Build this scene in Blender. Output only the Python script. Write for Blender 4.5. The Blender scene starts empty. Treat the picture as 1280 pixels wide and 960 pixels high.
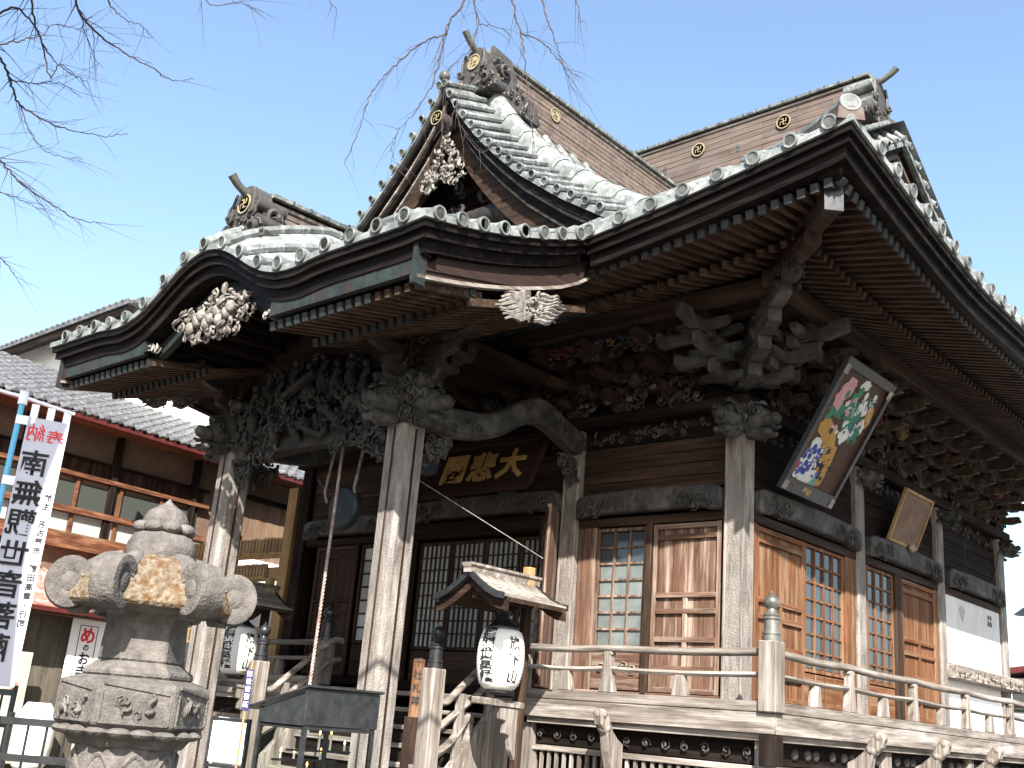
import bpy, math, random
from math import sin, cos, pi, sqrt, atan2, radians
from mathutils import Vector, Matrix
rnd = random.Random(7)
sc = bpy.context.scene
COL = sc.collection
V = Vector
# ------------------------------------------------------------------ camera
RX = V((0.74921069, 0.65747594, 0.08005457)); UX = V((0.1413016, -0.27674967, 0.95049644)); FX = V((-0.64708361, 0.70081025, 0.30024621))
CAM = V((7.26, -12.5, 1.6))
cd = bpy.data.cameras.new('camera'); cam = bpy.data.objects.new('camera', cd); COL.objects.link(cam)
M = Matrix((RX, UX, -FX)).transposed().to_4x4(); M.translation = CAM
cam.matrix_world = M; cd.sensor_width = 36; cd.lens = 1338.093/1280*36; cd.clip_end = 2000; cd.clip_start = .05
sc.camera = cam
# ------------------------------------------------------------------ light
SUN_EL = radians(38.7); SX, SY = .70, -.714          # the sun stands to the front right
w = bpy.data.worlds.new('World'); sc.world = w; w.use_nodes = True
nt = w.node_tree; bg = nt.nodes['Background']; sky = nt.nodes.new('ShaderNodeTexSky'); sky.sky_type = 'NISHITA'
sky.sun_disc = False; sky.sun_elevation = SUN_EL; sky.sun_rotation = atan2(SX, SY); sky.air_density = 1.2; sky.dust_density = 1.8; sky.ozone_density = 1.9
nt.links.new(sky.outputs[0], bg.inputs[0]); bg.inputs[1].default_value = .09
sd = bpy.data.lights.new('sun', 'SUN'); sun = bpy.data.objects.new('sun', sd); COL.objects.link(sun)
sd.energy = 5.0; sd.angle = radians(.5); sd.color = (1, .95, .87)
sun.rotation_euler = V((SX*cos(SUN_EL), SY*cos(SUN_EL), sin(SUN_EL))).to_track_quat('Z', 'Y').to_euler()
sc.view_settings.view_transform = 'Standard'; sc.view_settings.look = 'None'; sc.view_settings.gamma = 1
sc.view_settings.exposure = 1.88
# ------------------------------------------------------------------ objects
W = {}
def thing(name, label, cat, loc=(0, 0, 0), rz=0, group=None):
    o = bpy.data.objects.new(name, None); COL.objects.link(o); o.empty_display_size = .2
    m = Matrix.Translation(loc) @ Matrix.Rotation(rz, 4, 'Z'); o.matrix_basis = m; W[o] = m
    tag(o, label, cat, group); return o
def tag(o, label=None, cat=None, group=None, kind=None):
    if label: o['label'] = label
    if cat: o['category'] = cat
    if group: o['group'] = group
    if kind: o['kind'] = kind
    return o
def link(o, parent=None, wm=None):
    COL.objects.link(o); wm = wm or Matrix.Identity(4); W[o] = wm
    if parent: o.parent = parent; o.matrix_basis = W[parent].inverted() @ wm
    else: o.matrix_basis = wm
    return o
def inst(name, me, parent, wm, kind=None):
    o = bpy.data.objects.new(name, me); link(o, parent, wm)
    if kind: o['kind'] = kind
    return o
def dup(root, loc, rz=0, label=None):
    r = root.copy(); COL.objects.link(r); m = Matrix.Translation(loc) @ Matrix.Rotation(rz, 4, 'Z'); r.matrix_basis = m; W[r] = m
    if label: r['label'] = label
    for ch in list(root.children):
        c = ch.copy(); COL.objects.link(c); c.parent = r
        for g in list(ch.children):
            d = g.copy(); COL.objects.link(d); d.parent = c
    return r
# ------------------------------------------------------------------ mesh builder
class MB:
    def __init__(s): s.v = []; s.f = []; s.m = []; s.M = None; s.mi = 0
    def add(s, vs, fs):
        n = len(s.v)
        for p in vs:
            p = V(p)
            if s.M: p = s.M @ p
            s.v.append(p)
        for f in fs: s.f.append([i+n for i in f]); s.m.append(s.mi)
    def box(s, c, d, rz=0, M=None):
        x, y, z = d[0]/2, d[1]/2, d[2]/2
        vs = [V((a*x, b*y, e*z)) for a in (-1, 1) for b in (-1, 1) for e in (-1, 1)]
        R = M or Matrix.Rotation(rz, 4, 'Z')
        s.add([V(c)+(R @ p) for p in vs], [(0,1,3,2),(4,6,7,5),(0,4,5,1),(2,3,7,6),(0,2,6,4),(1,5,7,3)])
    def bb(s, x0, x1, y0, y1, z0, z1): s.box(((x0+x1)/2, (y0+y1)/2, (z0+z1)/2), (abs(x1-x0), abs(y1-y0), abs(z1-z0)))
    def bar(s, a, b, w_, h, up=(0, 0, 1)):     # box from a to b
        a, b = V(a), V(b); d = b-a; L = d.length; d.normalize(); r = d.cross(V(up)).normalized(); u = r.cross(d)
        s.box((a+b)/2, (L, w_, h), M=Matrix((d, r, u)).transposed().to_4x4())
    def tube(s, pts, r, seg=8, caps=True, flat=1):
        pts = [V(p) for p in pts]; n = len(pts); rr = r if isinstance(r, (list, tuple)) else [r]*n
        vs = []; up = V((0, 0, 1)); prev = None
        for i, p in enumerate(pts):
            t = (pts[min(i+1, n-1)]-pts[max(i-1, 0)])
            if t.length < 1e-9: t = V((0, 0, 1))
            t.normalize()
            if prev is None: a = t.cross(up if abs(t.z) < .95 else V((1, 0, 0))).normalized()
            else:
                a = prev - t*prev.dot(t)
                a = a.normalized() if a.length > 1e-6 else t.orthogonal().normalized()
            prev = a; b = a.cross(t)
            for k in range(seg):
                th = 2*pi*k/seg; vs.append(p + (a*cos(th)+b*sin(th)*flat)*rr[i])
        fs = [(i*seg+k, (i+1)*seg+k, (i+1)*seg+(k+1) % seg, i*seg+(k+1) % seg) for i in range(n-1) for k in range(seg)]
        if caps: fs += [tuple(range(seg)), tuple(reversed(range((n-1)*seg, n*seg)))]
        s.add(vs, fs)
    def cyl(s, a, b, r, seg=12): s.tube([a, b], r, seg)
    def lathe(s, prof, seg=16, c=(0, 0, 0), M=None, rot=0, a0=0, a1=None):
        full = a1 is None; a1 = 2*pi if full else a1; n = seg if full else seg+1
        vs = []
        for r, z in prof:
            for k in range(n):
                th = a0+rot+(a1-a0)*k/seg; p = V((r*cos(th), r*sin(th), z)); vs.append((M @ p if M else p)+V(c))
        fs = [(i*n+k, i*n+(k+1) % n, (i+1)*n+(k+1) % n, (i+1)*n+k) for i in range(len(prof)-1) for k in range(seg)]
        if full:
            if prof[0][0] > 1e-4: fs.append(tuple(reversed(range(n))))
            if prof[-1][0] > 1e-4: fs.append(tuple(range((len(prof)-1)*n, len(prof)*n)))
        s.add(vs, fs)
    def ball(s, c, r, seg=8, rings=5, M=None):
        r = r if isinstance(r, (tuple, list)) else (r, r, r); vs = []; 
        for i in range(rings+1):
            ph = pi*i/rings
            for k in range(seg):
                th = 2*pi*k/seg; p = V((r[0]*sin(ph)*cos(th), r[1]*sin(ph)*sin(th), r[2]*cos(ph))); vs.append((M @ p if M else p)+V(c))
        s.add(vs, [(i*seg+k, (i+1)*seg+k, (i+1)*seg+(k+1) % seg, i*seg+(k+1) % seg) for i in range(rings) for k in range(seg)])
    def prism(s, poly, O, U, Vv, N, t):       # poly in (u,v); extruded along N by t
        O, U, Vv, N = V(O), V(U), V(Vv), V(N); n = len(poly)
        a = [O+U*p[0]+Vv*p[1] for p in poly]; vs = a+[q+N*t for q in a]
        s.add(vs, [tuple(reversed(range(n))), tuple(range(n, 2*n))]+[(i, (i+1) % n, n+(i+1) % n, n+i) for i in range(n)])
    def sweep(s, fr, prof, close=True):        # fr: (P, O, U) ; prof: (o, u) polygon
        vs = []; n = len(prof)
        for P_, O_, U_ in fr:
            for o, u in prof: vs.append(V(P_)+V(O_)*o+V(U_)*u)
        m = len(fr); fs = [(i*n+k, (i+1)*n+k, (i+1)*n+(k+1) % n, i*n+(k+1) % n) for i in range(m-1) for k in range(n if close else n-1)]
        if close: fs += [tuple(range(n)), tuple(reversed(range((m-1)*n, m*n)))]
        s.add(vs, fs)
    def grid(s, f, us, vs_):
        n = len(vs_); s.add([f(u, v) for u in us for v in vs_], [(i*n+k, (i+1)*n+k, (i+1)*n+k+1, i*n+k+1) for i in range(len(us)-1) for k in range(n-1)])
    def mesh(s, name, mats, smooth=None):
        me = bpy.data.meshes.new(name); me.from_pydata([tuple(v) for v in s.v], [], s.f); me.validate()
        for m_ in (mats if isinstance(mats, (list, tuple)) else [mats]): me.materials.append(m_)
        if isinstance(mats, (list, tuple)) and len(me.polygons) == len(s.m): me.polygons.foreach_set('material_index', s.m)
        import bmesh
        bm = bmesh.new(); bm.from_mesh(me); bmesh.ops.recalc_face_normals(bm, faces=bm.faces)
        if smooth:
            for e in bm.edges:
                if len(e.link_faces) == 2 and e.calc_face_angle(0) > smooth: e.smooth = False
            for f in bm.faces: f.smooth = True
        bm.to_mesh(me); bm.free(); me.update(); return me
def part(name, mb, mat, parent=None, smooth=None, local=False, wm=None, kind=None, bevel=0):
    o = bpy.data.objects.new(name, mb.mesh(name, mat, smooth)); link(o, parent, W[parent] if local else wm)
    if kind: o['kind'] = kind
    if bevel:
        b = o.modifiers.new('bevel', 'BEVEL'); b.width = bevel; b.segments = 1; b.limit_method = 'ANGLE'
    return o
# ------------------------------------------------------------------ materials
def nmat(name, c1, c2, c3=None, scale=3., stretch=(1, 1, 1), rough=.8, bump=.3, metal=0., spec=.3, big=.35, rand=.15, cell=0, fine=1., obj=False):
    kk = 1 if name == 'white_plaster' else .8 if name.startswith('rafter_wood') else .62 if name in ('carved_wood', 'grey_carved_wood') or name.startswith('dark_wood') else .85 if name.startswith('brown_wood') else (.8 if 'painted' in name or 'paint_' in name or name in ('bracket_wood', 'gold_leaf', 'lantern_paper') else .66)
    c1, c2, c3 = [tuple(v*kk for v in q) if q else None for q in (c1, c2, c3)]
    m = bpy.data.materials.new(name); m.use_nodes = True; t = m.node_tree; N = t.nodes; L = t.links; b = N['Principled BSDF']
    g = N.new('ShaderNodeTexCoord') if obj else N.new('ShaderNodeNewGeometry'); mp = N.new('ShaderNodeMapping'); mp.inputs['Scale'].default_value = stretch
    L.new(g.outputs['Object' if obj else 'Position'], mp.inputs[0])
    n1 = N.new('ShaderNodeTexNoise'); n1.inputs['Scale'].default_value = scale; n1.inputs['Detail'].default_value = 8; n1.inputs['Roughness'].default_value = .65
    L.new(mp.outputs[0], n1.inputs['Vector'])
    r = N.new('ShaderNodeValToRGB'); r.color_ramp.elements[0].position = .32; r.color_ramp.elements[1].position = .7
    r.color_ramp.elements[0].color = (*c1, 1); r.color_ramp.elements[1].color = (*c2, 1)
    L.new(n1.outputs[0], r.inputs[0]); out = r.outputs[0]
    n2 = N.new('ShaderNodeTexNoise'); n2.inputs['Scale'].default_value = .9*fine; n2.inputs['Detail'].default_value = 4
    L.new(g.outputs['Object' if obj else 'Position'], n2.inputs['Vector'])
    if c3:
        mx = N.new('ShaderNodeMix'); mx.data_type = 'RGBA'; rr = N.new('ShaderNodeValToRGB'); rr.color_ramp.elements[0].position = .48; rr.color_ramp.elements[1].position = .66
        n4 = N.new('ShaderNodeTexNoise'); n4.inputs['Scale'].default_value = 2.7*fine; n4.inputs['Detail'].default_value = 6; n4.inputs['Roughness'].default_value = .7
        L.new(mp.outputs[0] if stretch != (1, 1, 1) else g.outputs['Object' if obj else 'Position'], n4.inputs['Vector'])
        L.new(n4.outputs[0], rr.inputs[0]); L.new(rr.outputs[0], mx.inputs[0]); L.new(out, mx.inputs[6]); mx.inputs[7].default_value = (*c3, 1); out = mx.outputs[2]
    oi = N.new('ShaderNodeObjectInfo'); a1 = N.new('ShaderNodeMath'); a1.operation = 'MULTIPLY_ADD'; a1.inputs[1].default_value = 2*rand; a1.inputs[2].default_value = 1-rand
    L.new(oi.outputs['Random'], a1.inputs[0])
    a2 = N.new('ShaderNodeMath'); a2.operation = 'MULTIPLY_ADD'; a2.inputs[1].default_value = 2*big; a2.inputs[2].default_value = 1-big
    L.new(n2.outputs[0], a2.inputs[0]); a3 = N.new('ShaderNodeMath'); a3.operation = 'MULTIPLY'; L.new(a1.outputs[0], a3.inputs[0]); L.new(a2.outputs[0], a3.inputs[1])
    vm = N.new('ShaderNodeVectorMath'); vm.operation = 'SCALE'; L.new(out, vm.inputs[0]); L.new(a3.outputs[0], vm.inputs[3]); L.new(vm.outputs[0], b.inputs['Base Color'])
    b.inputs['Roughness'].default_value = rough; b.inputs['Metallic'].default_value = metal; b.inputs['Specular IOR Level'].default_value = spec
    if bump:
        bp = N.new('ShaderNodeBump'); bp.inputs['Strength'].default_value = bump; bp.inputs['Distance'].default_value = .02
        h = n1.outputs[0]
        if cell:
            vo = N.new('ShaderNodeTexVoronoi'); vo.inputs['Scale'].default_value = cell; L.new(g.outputs['Object' if obj else 'Position'], vo.inputs['Vector'])
            ad = N.new('ShaderNodeMath'); ad.operation = 'ADD'; L.new(h, ad.inputs[0]); L.new(vo.outputs['Distance'], ad.inputs[1]); h = ad.outputs[0]
        L.new(h, bp.inputs['Height']); L.new(bp.outputs[0], b.inputs['Normal'])
    return m
def flat(name, c, rough=.6, metal=0, spec=.3, emit=0):
    m = bpy.data.materials.new(name); m.use_nodes = True; b = m.node_tree.nodes['Principled BSDF']
    b.inputs['Base Color'].default_value = (*c, 1); b.inputs['Roughness'].default_value = rough; b.inputs['Metallic'].default_value = metal; b.inputs['Specular IOR Level'].default_value = spec
    if emit: b.inputs['Emission Color'].default_value = (*c, 1); b.inputs['Emission Strength'].default_value = emit
    return m
SXY = {'x': (.06, 1, 1), 'y': (1, .06, 1), 'z': (1, 1, .06)}
def wood(name, c1, c2, c3=None, ax='z', rough=.8, scale=22, bump=.35, rand=.12, big=.3): return nmat(name, c1, c2, c3, scale, SXY[ax], rough, bump, 0, .06 if 'fascia' in name or 'dark' in name else .15, big, rand, fine=3)
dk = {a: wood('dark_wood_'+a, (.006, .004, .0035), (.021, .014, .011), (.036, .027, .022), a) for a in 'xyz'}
br = {a: wood('brown_wood_'+a, (.011, .0065, .0045), (.036, .02, .013), (.056, .034, .022), a) for a in 'xyz'}
og = {a: wood('door_wood_'+a, (.075, .03, .013), (.25, .11, .05), (.28, .18, .115), a, bump=.2) for a in 'xyz'}
fd = {a: wood('front_door_wood_'+a, (.06, .03, .02), (.20, .115, .078), (.36, .28, .225), a, bump=.2) for a in 'xyz'}
gy = {a: wood('weathered_wood_'+a, (.085, .069, .058), (.30, .262, .23), (.44, .40, .365), a) for a in 'xyz'}
bkw = wood('bracket_wood', (.016, .011, .008), (.065, .048, .037), (.1, .08, .066), 'y')
M_ = {}
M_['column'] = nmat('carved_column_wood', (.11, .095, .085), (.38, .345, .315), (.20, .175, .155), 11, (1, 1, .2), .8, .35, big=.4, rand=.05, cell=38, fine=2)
M_['carve'] = nmat('carved_wood', (.008, .007, .0065), (.034, .030, .028), (.06, .054, .05), 9, (1, 1, 1), .75, .4, rand=.1)
M_['greycarve'] = nmat('grey_carved_wood', (.018, .0165, .0155), (.07, .066, .062), (.115, .108, .102), 9, (1, 1, 1), .75, .4, rand=.08)
M_['carvelight'] = nmat('pale_carved_wood', (.14, .12, .10), (.42, .39, .35), None, 12, (1, 1, 1), .7, .4, rand=.05)
M_['carvewhite'] = nmat('white_carving', (.08, .07, .06), (.36, .33, .30), None, 16, (1, 1, 1), .7, .3, rand=.05)
M_['roof'] = nmat('copper_roof', (.07, .079, .077), (.22, .24, .235), (.33, .35, .345), 5, (1, 1, 1), .68, .15, .15, .4, .3, .12, fine=2)
M_['sheet'] = nmat('copper_sheet', (.11, .125, .122), (.265, .29, .284), (.36, .38, .375), 5, (1, 1, 1), .68, .1, .1, .4, .3, .1, fine=2)  # paler copy of the roof copper, sun glare put into its colour
M_['cap'] = nmat('copper_cap', (.055, .055, .048), (.16, .165, .148), None, 14, (1, 1, 1), .55, .25, .15, .4, .2, .25)
M_['oni'] = nmat('ridge_ornament_metal', (.03, .027, .025), (.10, .092, .085), None, 12, (1, 1, 1), .6, .4, .1, .4, .2, .1)
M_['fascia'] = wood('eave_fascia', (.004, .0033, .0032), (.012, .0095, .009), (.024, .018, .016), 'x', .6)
M_['ridge'] = wood('ridge_board_wood', (.085, .062, .052), (.175, .132, .112), (.15, .132, .117), 'x', .7, 10, .25, .1)
M_['patina'] = nmat('green_patina', (.008, .0115, .011), (.03, .043, .04), (.032, .02, .016), 9, (1, 1, 1), .6, .3, 0, .3, .3, .2)
M_['black'] = nmat('black_metal', (.025, .027, .03), (.07, .073, .078), None, 10, (1, 1, 1), .38, .12, .5, .5)
M_['gold'] = nmat('gold_leaf', (.38, .24, .07), (.58, .4, .15), None, 20, (1, 1, 1), .4, .1, .15, .5)
M_['glass'] = flat('window_glass', (.035, .042, .05), .06, 0, .6)
M_['glass2'] = nmat('pale_reflection_glass', (.13, .15, .145), (.22, .245, .235), None, 5, (1, 1, 1), .25, 0, 0, .5, .2, .2)  # grey-green reflection put into the pane colour
M_['paper'] = nmat('paper_pane', (.24, .26, .26), (.4, .42, .42), None, 2, (1, 1, 1), .35, 0, 0, .5, .3, .3)
M_['stone'] = nmat('lantern_stone', (.075, .067, .06), (.205, .186, .17), (.11, .1, .092), 14, (1, 1, 1), .9, .28, big=.4, rand=.06, cell=60, fine=3)
M_['moss'] = nmat('lichen_stone', (.075, .038, .012), (.27, .235, .18), (.12, .055, .01), 26, (1, 1, 1), .95, .6, rand=.03, cell=40, fine=6)
M_['plaster'] = nmat('white_plaster', (.72, .72, .72), (.84, .84, .83), None, 3, (1, 1, 1), .9, .1, rand=.03, big=.05)
M_['beige'] = nmat('beige_plaster', (.15, .095, .065), (.23, .155, .11), None, 4, (1, 1, 1), .9, .1, rand=.03)
M_['tile'] = nmat('grey_roof_tile', (.05, .05, .053), (.15, .15, .157), (.20, .20, .20), 5, (1, 1, 1), .55, .2, 0, .5, .2, .15, fine=4)
M_['redw'] = wood('reddish_wood', (.07, .024, .014), (.20, .085, .045), (.30, .15, .085), 'y', .6)
M_['redm'] = nmat('red_gutter_metal', (.07, .014, .012), (.14, .03, .025), None, 5, (1, 1, 1), .5, .1)
M_['redroof'] = nmat('red_sheet_roof', (.42, .12, .09), (.62, .28, .23), (.75, .55, .5), 4, (1, 1, 1), .5, .1)
M_['pine'] = wood('pale_pine', (.24, .155, .07), (.42, .3, .15), None, 'x', .7, 12, .15)
M_['pinez'] = wood('pine_post', (.24, .15, .065), (.42, .28, .135), None, 'z', .7, 12, .15)
M_['white'] = flat('white_cloth', (.82, .82, .86), .8)
M_['lantern'] = nmat('lantern_paper', (.76, .74, .69), (.84, .82, .77), None, 3, (1, 1, 1), .6, .05, rand=.02, big=.05)
M_['ink'] = flat('black_ink', (.012, .012, .015), .6)
M_['red'] = flat('red_ink', (.62, .03, .04), .6)
M_['rope'] = nmat('rope_fibre', (.36, .28, .25), (.6, .53, .48), (.3, .14, .12), 20, (1, 1, 1), .95, .5)
M_['bluepole'] = flat('blue_pole_paint', (.12, .42, .62), .35)
M_['bark'] = nmat('bark', (.03, .022, .024), (.11, .08, .08), None, 20, (1, 1, 1), .9, .4)
M_['ground'] = nmat('ground_gravel', (.14, .13, .115), (.26, .24, .215), (.21, .2, .185), 40, (1, 1, 1), .95, .6, cell=30)
M_['dark'] = flat('interior_shade', (.012, .01, .009), .9)  # near-black fill standing in for shade in unlit hollows
M_['leather'] = M_['black']
# ------------------------------------------------------------------ lettering
def text_mesh(s, size, mat, bold=.02, ext=.004):
    c = bpy.data.curves.new('lettering', 'FONT'); c.body = s; c.size = size; c.offset = bold*size; c.extrude = ext; c.resolution_u = 2; c.align_x = 'CENTER'; c.align_y = 'CENTER'
    o = bpy.data.objects.new('lettering', c); COL.objects.link(o); bpy.context.view_layer.update()
    me = bpy.data.meshes.new_from_object(o); COL.objects.unlink(o); bpy.data.objects.remove(o)
    xs = [v.co.x for v in me.vertices]; ys = [v.co.y for v in me.vertices]
    cx, cy = (min(xs)+max(xs))/2, (min(ys)+max(ys))/2
    for v in me.vertices: v.co.x -= cx; v.co.y -= cy
    me.materials.clear(); me.materials.append(mat); return me
def frame(O, X, Y, sx=1, sy=1):       # matrix with x axis X, y axis Y at O
    X, Y = V(X).normalized(), V(Y).normalized(); Z = X.cross(Y)
    m = Matrix((X*sx, Y*sy, Z)).transposed().to_4x4(); m.translation = V(O); return m
# ------------------------------------------------------------------ carving helpers
def scroll(mb, O, U, Vv, N, r, tr, turns=1.4, flip=1, a0=0, n=9, seg=4):
    pts = []; rr = []
    for i in range(n):
        t = i/(n-1); a = a0+flip*turns*2*pi*t; q = r*(1-.85*t)
        pts.append(O+U*(q*cos(a))+Vv*(q*sin(a))+N*(tr*1.6*t)); rr.append(tr*(.55+.9*t) if t < .8 else tr*1.4)
    mb.tube(pts, rr, seg)
def carve(mb, O, U, Vv, N, w_, h, n, r0=.04, r1=.09, depth=.06, shape=None, seed=1, wave=True):
    R = random.Random(seed); O, U, Vv, N = V(O), V(U).normalized(), V(Vv).normalized(), V(N).normalized()
    for i in range(n):
        for _ in range(12):
            u, v = R.uniform(0, 1), R.uniform(0, 1)
            if not shape or shape(u, v): break
        else: continue
        r = R.uniform(r0, r1); p = O+U*(u*w_)+Vv*(v*h)+N*R.uniform(0, depth)
        k = R.random()
        if k < .55: scroll(mb, p, U, Vv, N, r, r*R.uniform(.2, .3), R.uniform(.9, 1.6), R.choice((-1, 1)), R.uniform(0, 6.28))
        elif k < .8:
            a = R.uniform(0, 6.28); d = U*cos(a)+Vv*sin(a); e = U*-sin(a)+Vv*cos(a)
            mb.tube([p+d*(r*2.2*(t/5-.5))+e*(r*.5*sin(t*1.25))+N*(.02+depth*.4*sin(t/5*pi)) for t in range(6)], [r*.12, r*.3, r*.38, r*.33, r*.22, r*.08], 4)
        else:
            a = R.uniform(0, 6.28); mb.ball(p+N*.01, (r*.75, r*.45, r*.5), 6, 4, M=Matrix((U*cos(a)+Vv*sin(a), U*-sin(a)+Vv*cos(a), N)).transposed().to_4x4())
def beast(mb, base, fwd, s=1., seed=0, tusk=True, trunk=True):     # carved animal head at a beam end
    F = V(fwd).normalized(); U = V((0, 0, 1)); S = F.cross(U); R = random.Random(seed)
    B = Matrix((F, S, U)).transposed().to_4x4(); base = V(base)
    P = lambda a, b, c: base+F*(a*s)+S*(b*s)+U*(c*s)
    mb.ball(P(.16, 0, .02), (.2*s, .13*s, .15*s), 10, 7, B)
    mb.ball(P(.32, 0, -.02), (.14*s, .09*s, .085*s), 8, 6, B)
    for q in (-1, 1):
        scroll(mb, P(.26, q*.09, .09), F, U, S*q, .05*s, .022*s, 1.2, 1, 1)
        scroll(mb, P(.07, q*.13, .06), F, U, S*q, .09*s, .028*s, 1.4, -1, 0)
        scroll(mb, P(.02, q*.12, -.1), F, U, S*q, .07*s, .025*s, 1.4, 1, 2)
        mb.ball(P(.28, q*.085, .07), .022*s, 6, 4)
        mb.tube([P(.36, q*.05, -.06), P(.43, q*.07, -.04), P(.47, q*.08, .03)], [.016*s, .013*s, .004*s], 5)
    if not trunk:
        mb.ball(P(.42, 0, .0), (.07*s, .085*s, .07*s), 8, 6, B); mb.tube([P(.1, 0, -.12), P(.26, .0, -.17), P(.38, 0, -.15)], [.09*s, .08*s, .06*s], 7)
        for q in (-1, 1):
            mb.ball(P(.36, q*.07, -.17), (.07*s, .045*s, .04*s), 7, 5, B)
            for k in range(4): scroll(mb, P(-.02+.09*k, q*.12, .13-.02*k), F, U, S*q, .06*s, .022*s, 1.3, q, k)
        for k in range(5): scroll(mb, P(.02+.06*k, 0, .17), F, S, U, .06*s, .022*s, 1.3, 1, k)
    else: mb.tube([P(.4, 0, .03), P(.5, 0, .03), P(.56, 0, .09), P(.55, 0, .15)] if tusk else [P(.4, 0, 0), P(.46, 0, .06), P(.42, 0, .11)], [.055*s, .045*s, .035*s, .03*s][:4 if tusk else 3], 7)
    mb.tube([P(.38, 0, -.09), P(.45, 0, -.12), P(.5, 0, -.1)], [.05*s, .035*s, .02*s], 6, flat=.6)
    for k in range(16):
        a = R.uniform(-.5, 3.6); scroll(mb, P(R.uniform(-.1, .1), .13*cos(a), .02+.15*sin(a)), F, S*-sin(a)+U*cos(a), S*cos(a)+U*sin(a), R.uniform(.035, .06)*s, .014*s, 1.2, R.choice((-1, 1)), R.uniform(0, 6))
# ================================================================== setting
XM = -4.63; YM = 5.1
gr = MB(); gr.grid(lambda u, v: (u, v, 0), [-400, -40, -12, 0, 12, 40, 400], [-400, -40, -12, 0, 12, 40, 400])
tag(part('ground', gr, M_['ground']), 'pale gravel temple yard', kind='structure')
# ================================================================== the hall
hall = thing('temple_hall', 'old wooden temple hall with tiled copper roof, porch, veranda and dense carvings', 'temple', (XM, YM, 0))
EO = 3.05
def lift(x): return .52*max(0, (abs(x-XM)-3.8)/3.88)**1.3
def prof(d): return .735*d-.0068*d*d if d >= 0 else .45*d+.05*d*d
def zf(x, d): return 7.42+prof(d)+lift(min(max(x, XM-7.68), XM+7.68))*max(0, 1-max(d, 0)/3.2)**1.5
def lifty(y): return .52*max(0, (abs(y-YM)-4.3)/3.85)**1.3
def zs(y, d): return 7.42+prof(d)+lifty(y)*max(0, 1-max(d, 0)/3.2)**1.5
def lin(a, b, n): return [a+(b-a)*i/(n-1) for i in range(n)]
def interp(tab, s):
    s = abs(s)
    for (a, p), (b, q) in zip(tab, tab[1:]):
        if s <= b: return p+(q-p)*(s-a)/(b-a)
    (a, p), (b, q) = tab[-2:]; return q+(q-p)/(b-a)*(s-b)
XW = 4.0
def kara(x):                                   # bell curve of the porch gable
    s = abs(x-XM)
    return .66*(.5+.5*cos(pi*min(s, 1.65)/1.65))**.85 if s < 1.65 else -.05*math.exp(-((s-2.0)/.35)**2)
def zp(x, y):                                  # porch roof surface
    b = 6.60+kara(x)*(1+.75*(1-math.exp(-(y+5.75)/.55))) if y < -3.05 else 0
    base = zf(x, y+3.05)-6.57
    k = kara(x)*(1+.8*(1-math.exp(-(y+5.75)/.55)))*max(0, 1-max(0, y+4.2)/2.6)
    return 6.57+base+k
# --- roof sheets
sh = MB()
sh.grid(lambda x, t: (x, -EO+t*8.15, zf(x, t*8.15)), lin(XM-5.08, XM+5.08, 25), lin(0, 1, 13))
for sgn in (-1, 1):
    sh.grid(lambda s, t: (XM+sgn*s, -EO+t*(7.68-s), zf(XM+sgn*s, t*(7.68-s))), lin(5.08, 7.68, 9), lin(0, 1, 7))
    sh.grid(lambda y, t: (XM+sgn*(7.68-t*min(3.1, 8.15-abs(y-YM))), y, zs(y, t*min(3.1, 8.15-abs(y-YM)))), lin(YM-8.15, YM+8.15, 41), lin(0, 1, 7))
sh.grid(lambda x, t: (x, YM*2+EO-t*8.15, zf(x, t*8.15)), lin(XM-5.08, XM+5.08, 11), lin(0, 1, 7))
for sgn in (-1, 1): sh.grid(lambda s, t: (XM+sgn*s, YM*2+EO-t*(7.68-s), zf(XM+sgn*s, t*(7.68-s))), lin(5.08, 7.68, 5), lin(0, 1, 4))
# minoko of the main gables, both slopes
VX = XM+5.1
for sgn in (-1, 1):
    for sy in (-1, 1):
        sh.grid(lambda t, d: (XM+sgn*(4.4+.7*t), YM+sy*(8.15-d), 7.42+prof(d)+.02-.42*t*t), lin(0, 1, 5), lin(2.7, 8.15, 10))
part('roof_sheet', sh, M_['sheet'], hall, smooth=.6)
ps = MB(); ps.grid(lambda x, y: (x, y, zp(x, y)+.004), lin(XM-XW, XM+4.23, 57), lin(-5.75, -2.7, 13)); part('porch_roof_sheet', ps, M_['sheet'], hall, smooth=.6)
# --- round roof rolls with their end caps
capm = MB(); capm.lathe([(.0, -.004), (.062, -.004)], 16, M=Matrix.Rotation(-pi/2, 4, 'X')); capm.mi = 1
capm.lathe([(.062, -.004), (.066, -.014), (.084, -.016), (.09, -.008), (.088, .05), (.07, .09)], 16, M=Matrix.Rotation(-pi/2, 4, 'X')); CAP = capm.mesh('tile_cap', [M_['cap'], M_['roof']], .5)
def capm_at(p, d, s=1.):                       # cap faces along d
    d = V(d).normalized(); return Matrix.Translation(p) @ d.to_track_quat('-Y', 'Z').to_matrix().to_4x4() @ Matrix.Scale(s, 4)
def roll(pts, r=.07, cap=True, d=None, step=.34, cs=1., name='roof_roll'):
    # resample with a raised joint every step
    pts = [V(p) for p in pts]; out = []; rr = []; acc = 0; nxt = step*.9
    out.append(pts[0]); rr.append(r)
    for a, b in zip(pts, pts[1:]):
        L = (b-a).length
        while nxt <= acc+L:
            p = a+(b-a)*((nxt-acc)/L); t = (b-a).normalized()
            out += [p-t*.012, p, p+t*.03]; rr += [r, r*1.16, r*1.02]; nxt += step
        acc += L; out.append(b); rr.append(r)
    mb = MB(); mb.tube(out, rr, 8, caps=False); o = part(name, mb, M_['roof'], hall, smooth=.5)
    if cap:
        dd = d if d else (out[0]-out[1]); inst('tile_cap', CAP, o, capm_at(out[0]+V(dd).normalized()*.02, dd, cs))
    return o
R0 = .035
n = 0
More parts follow.
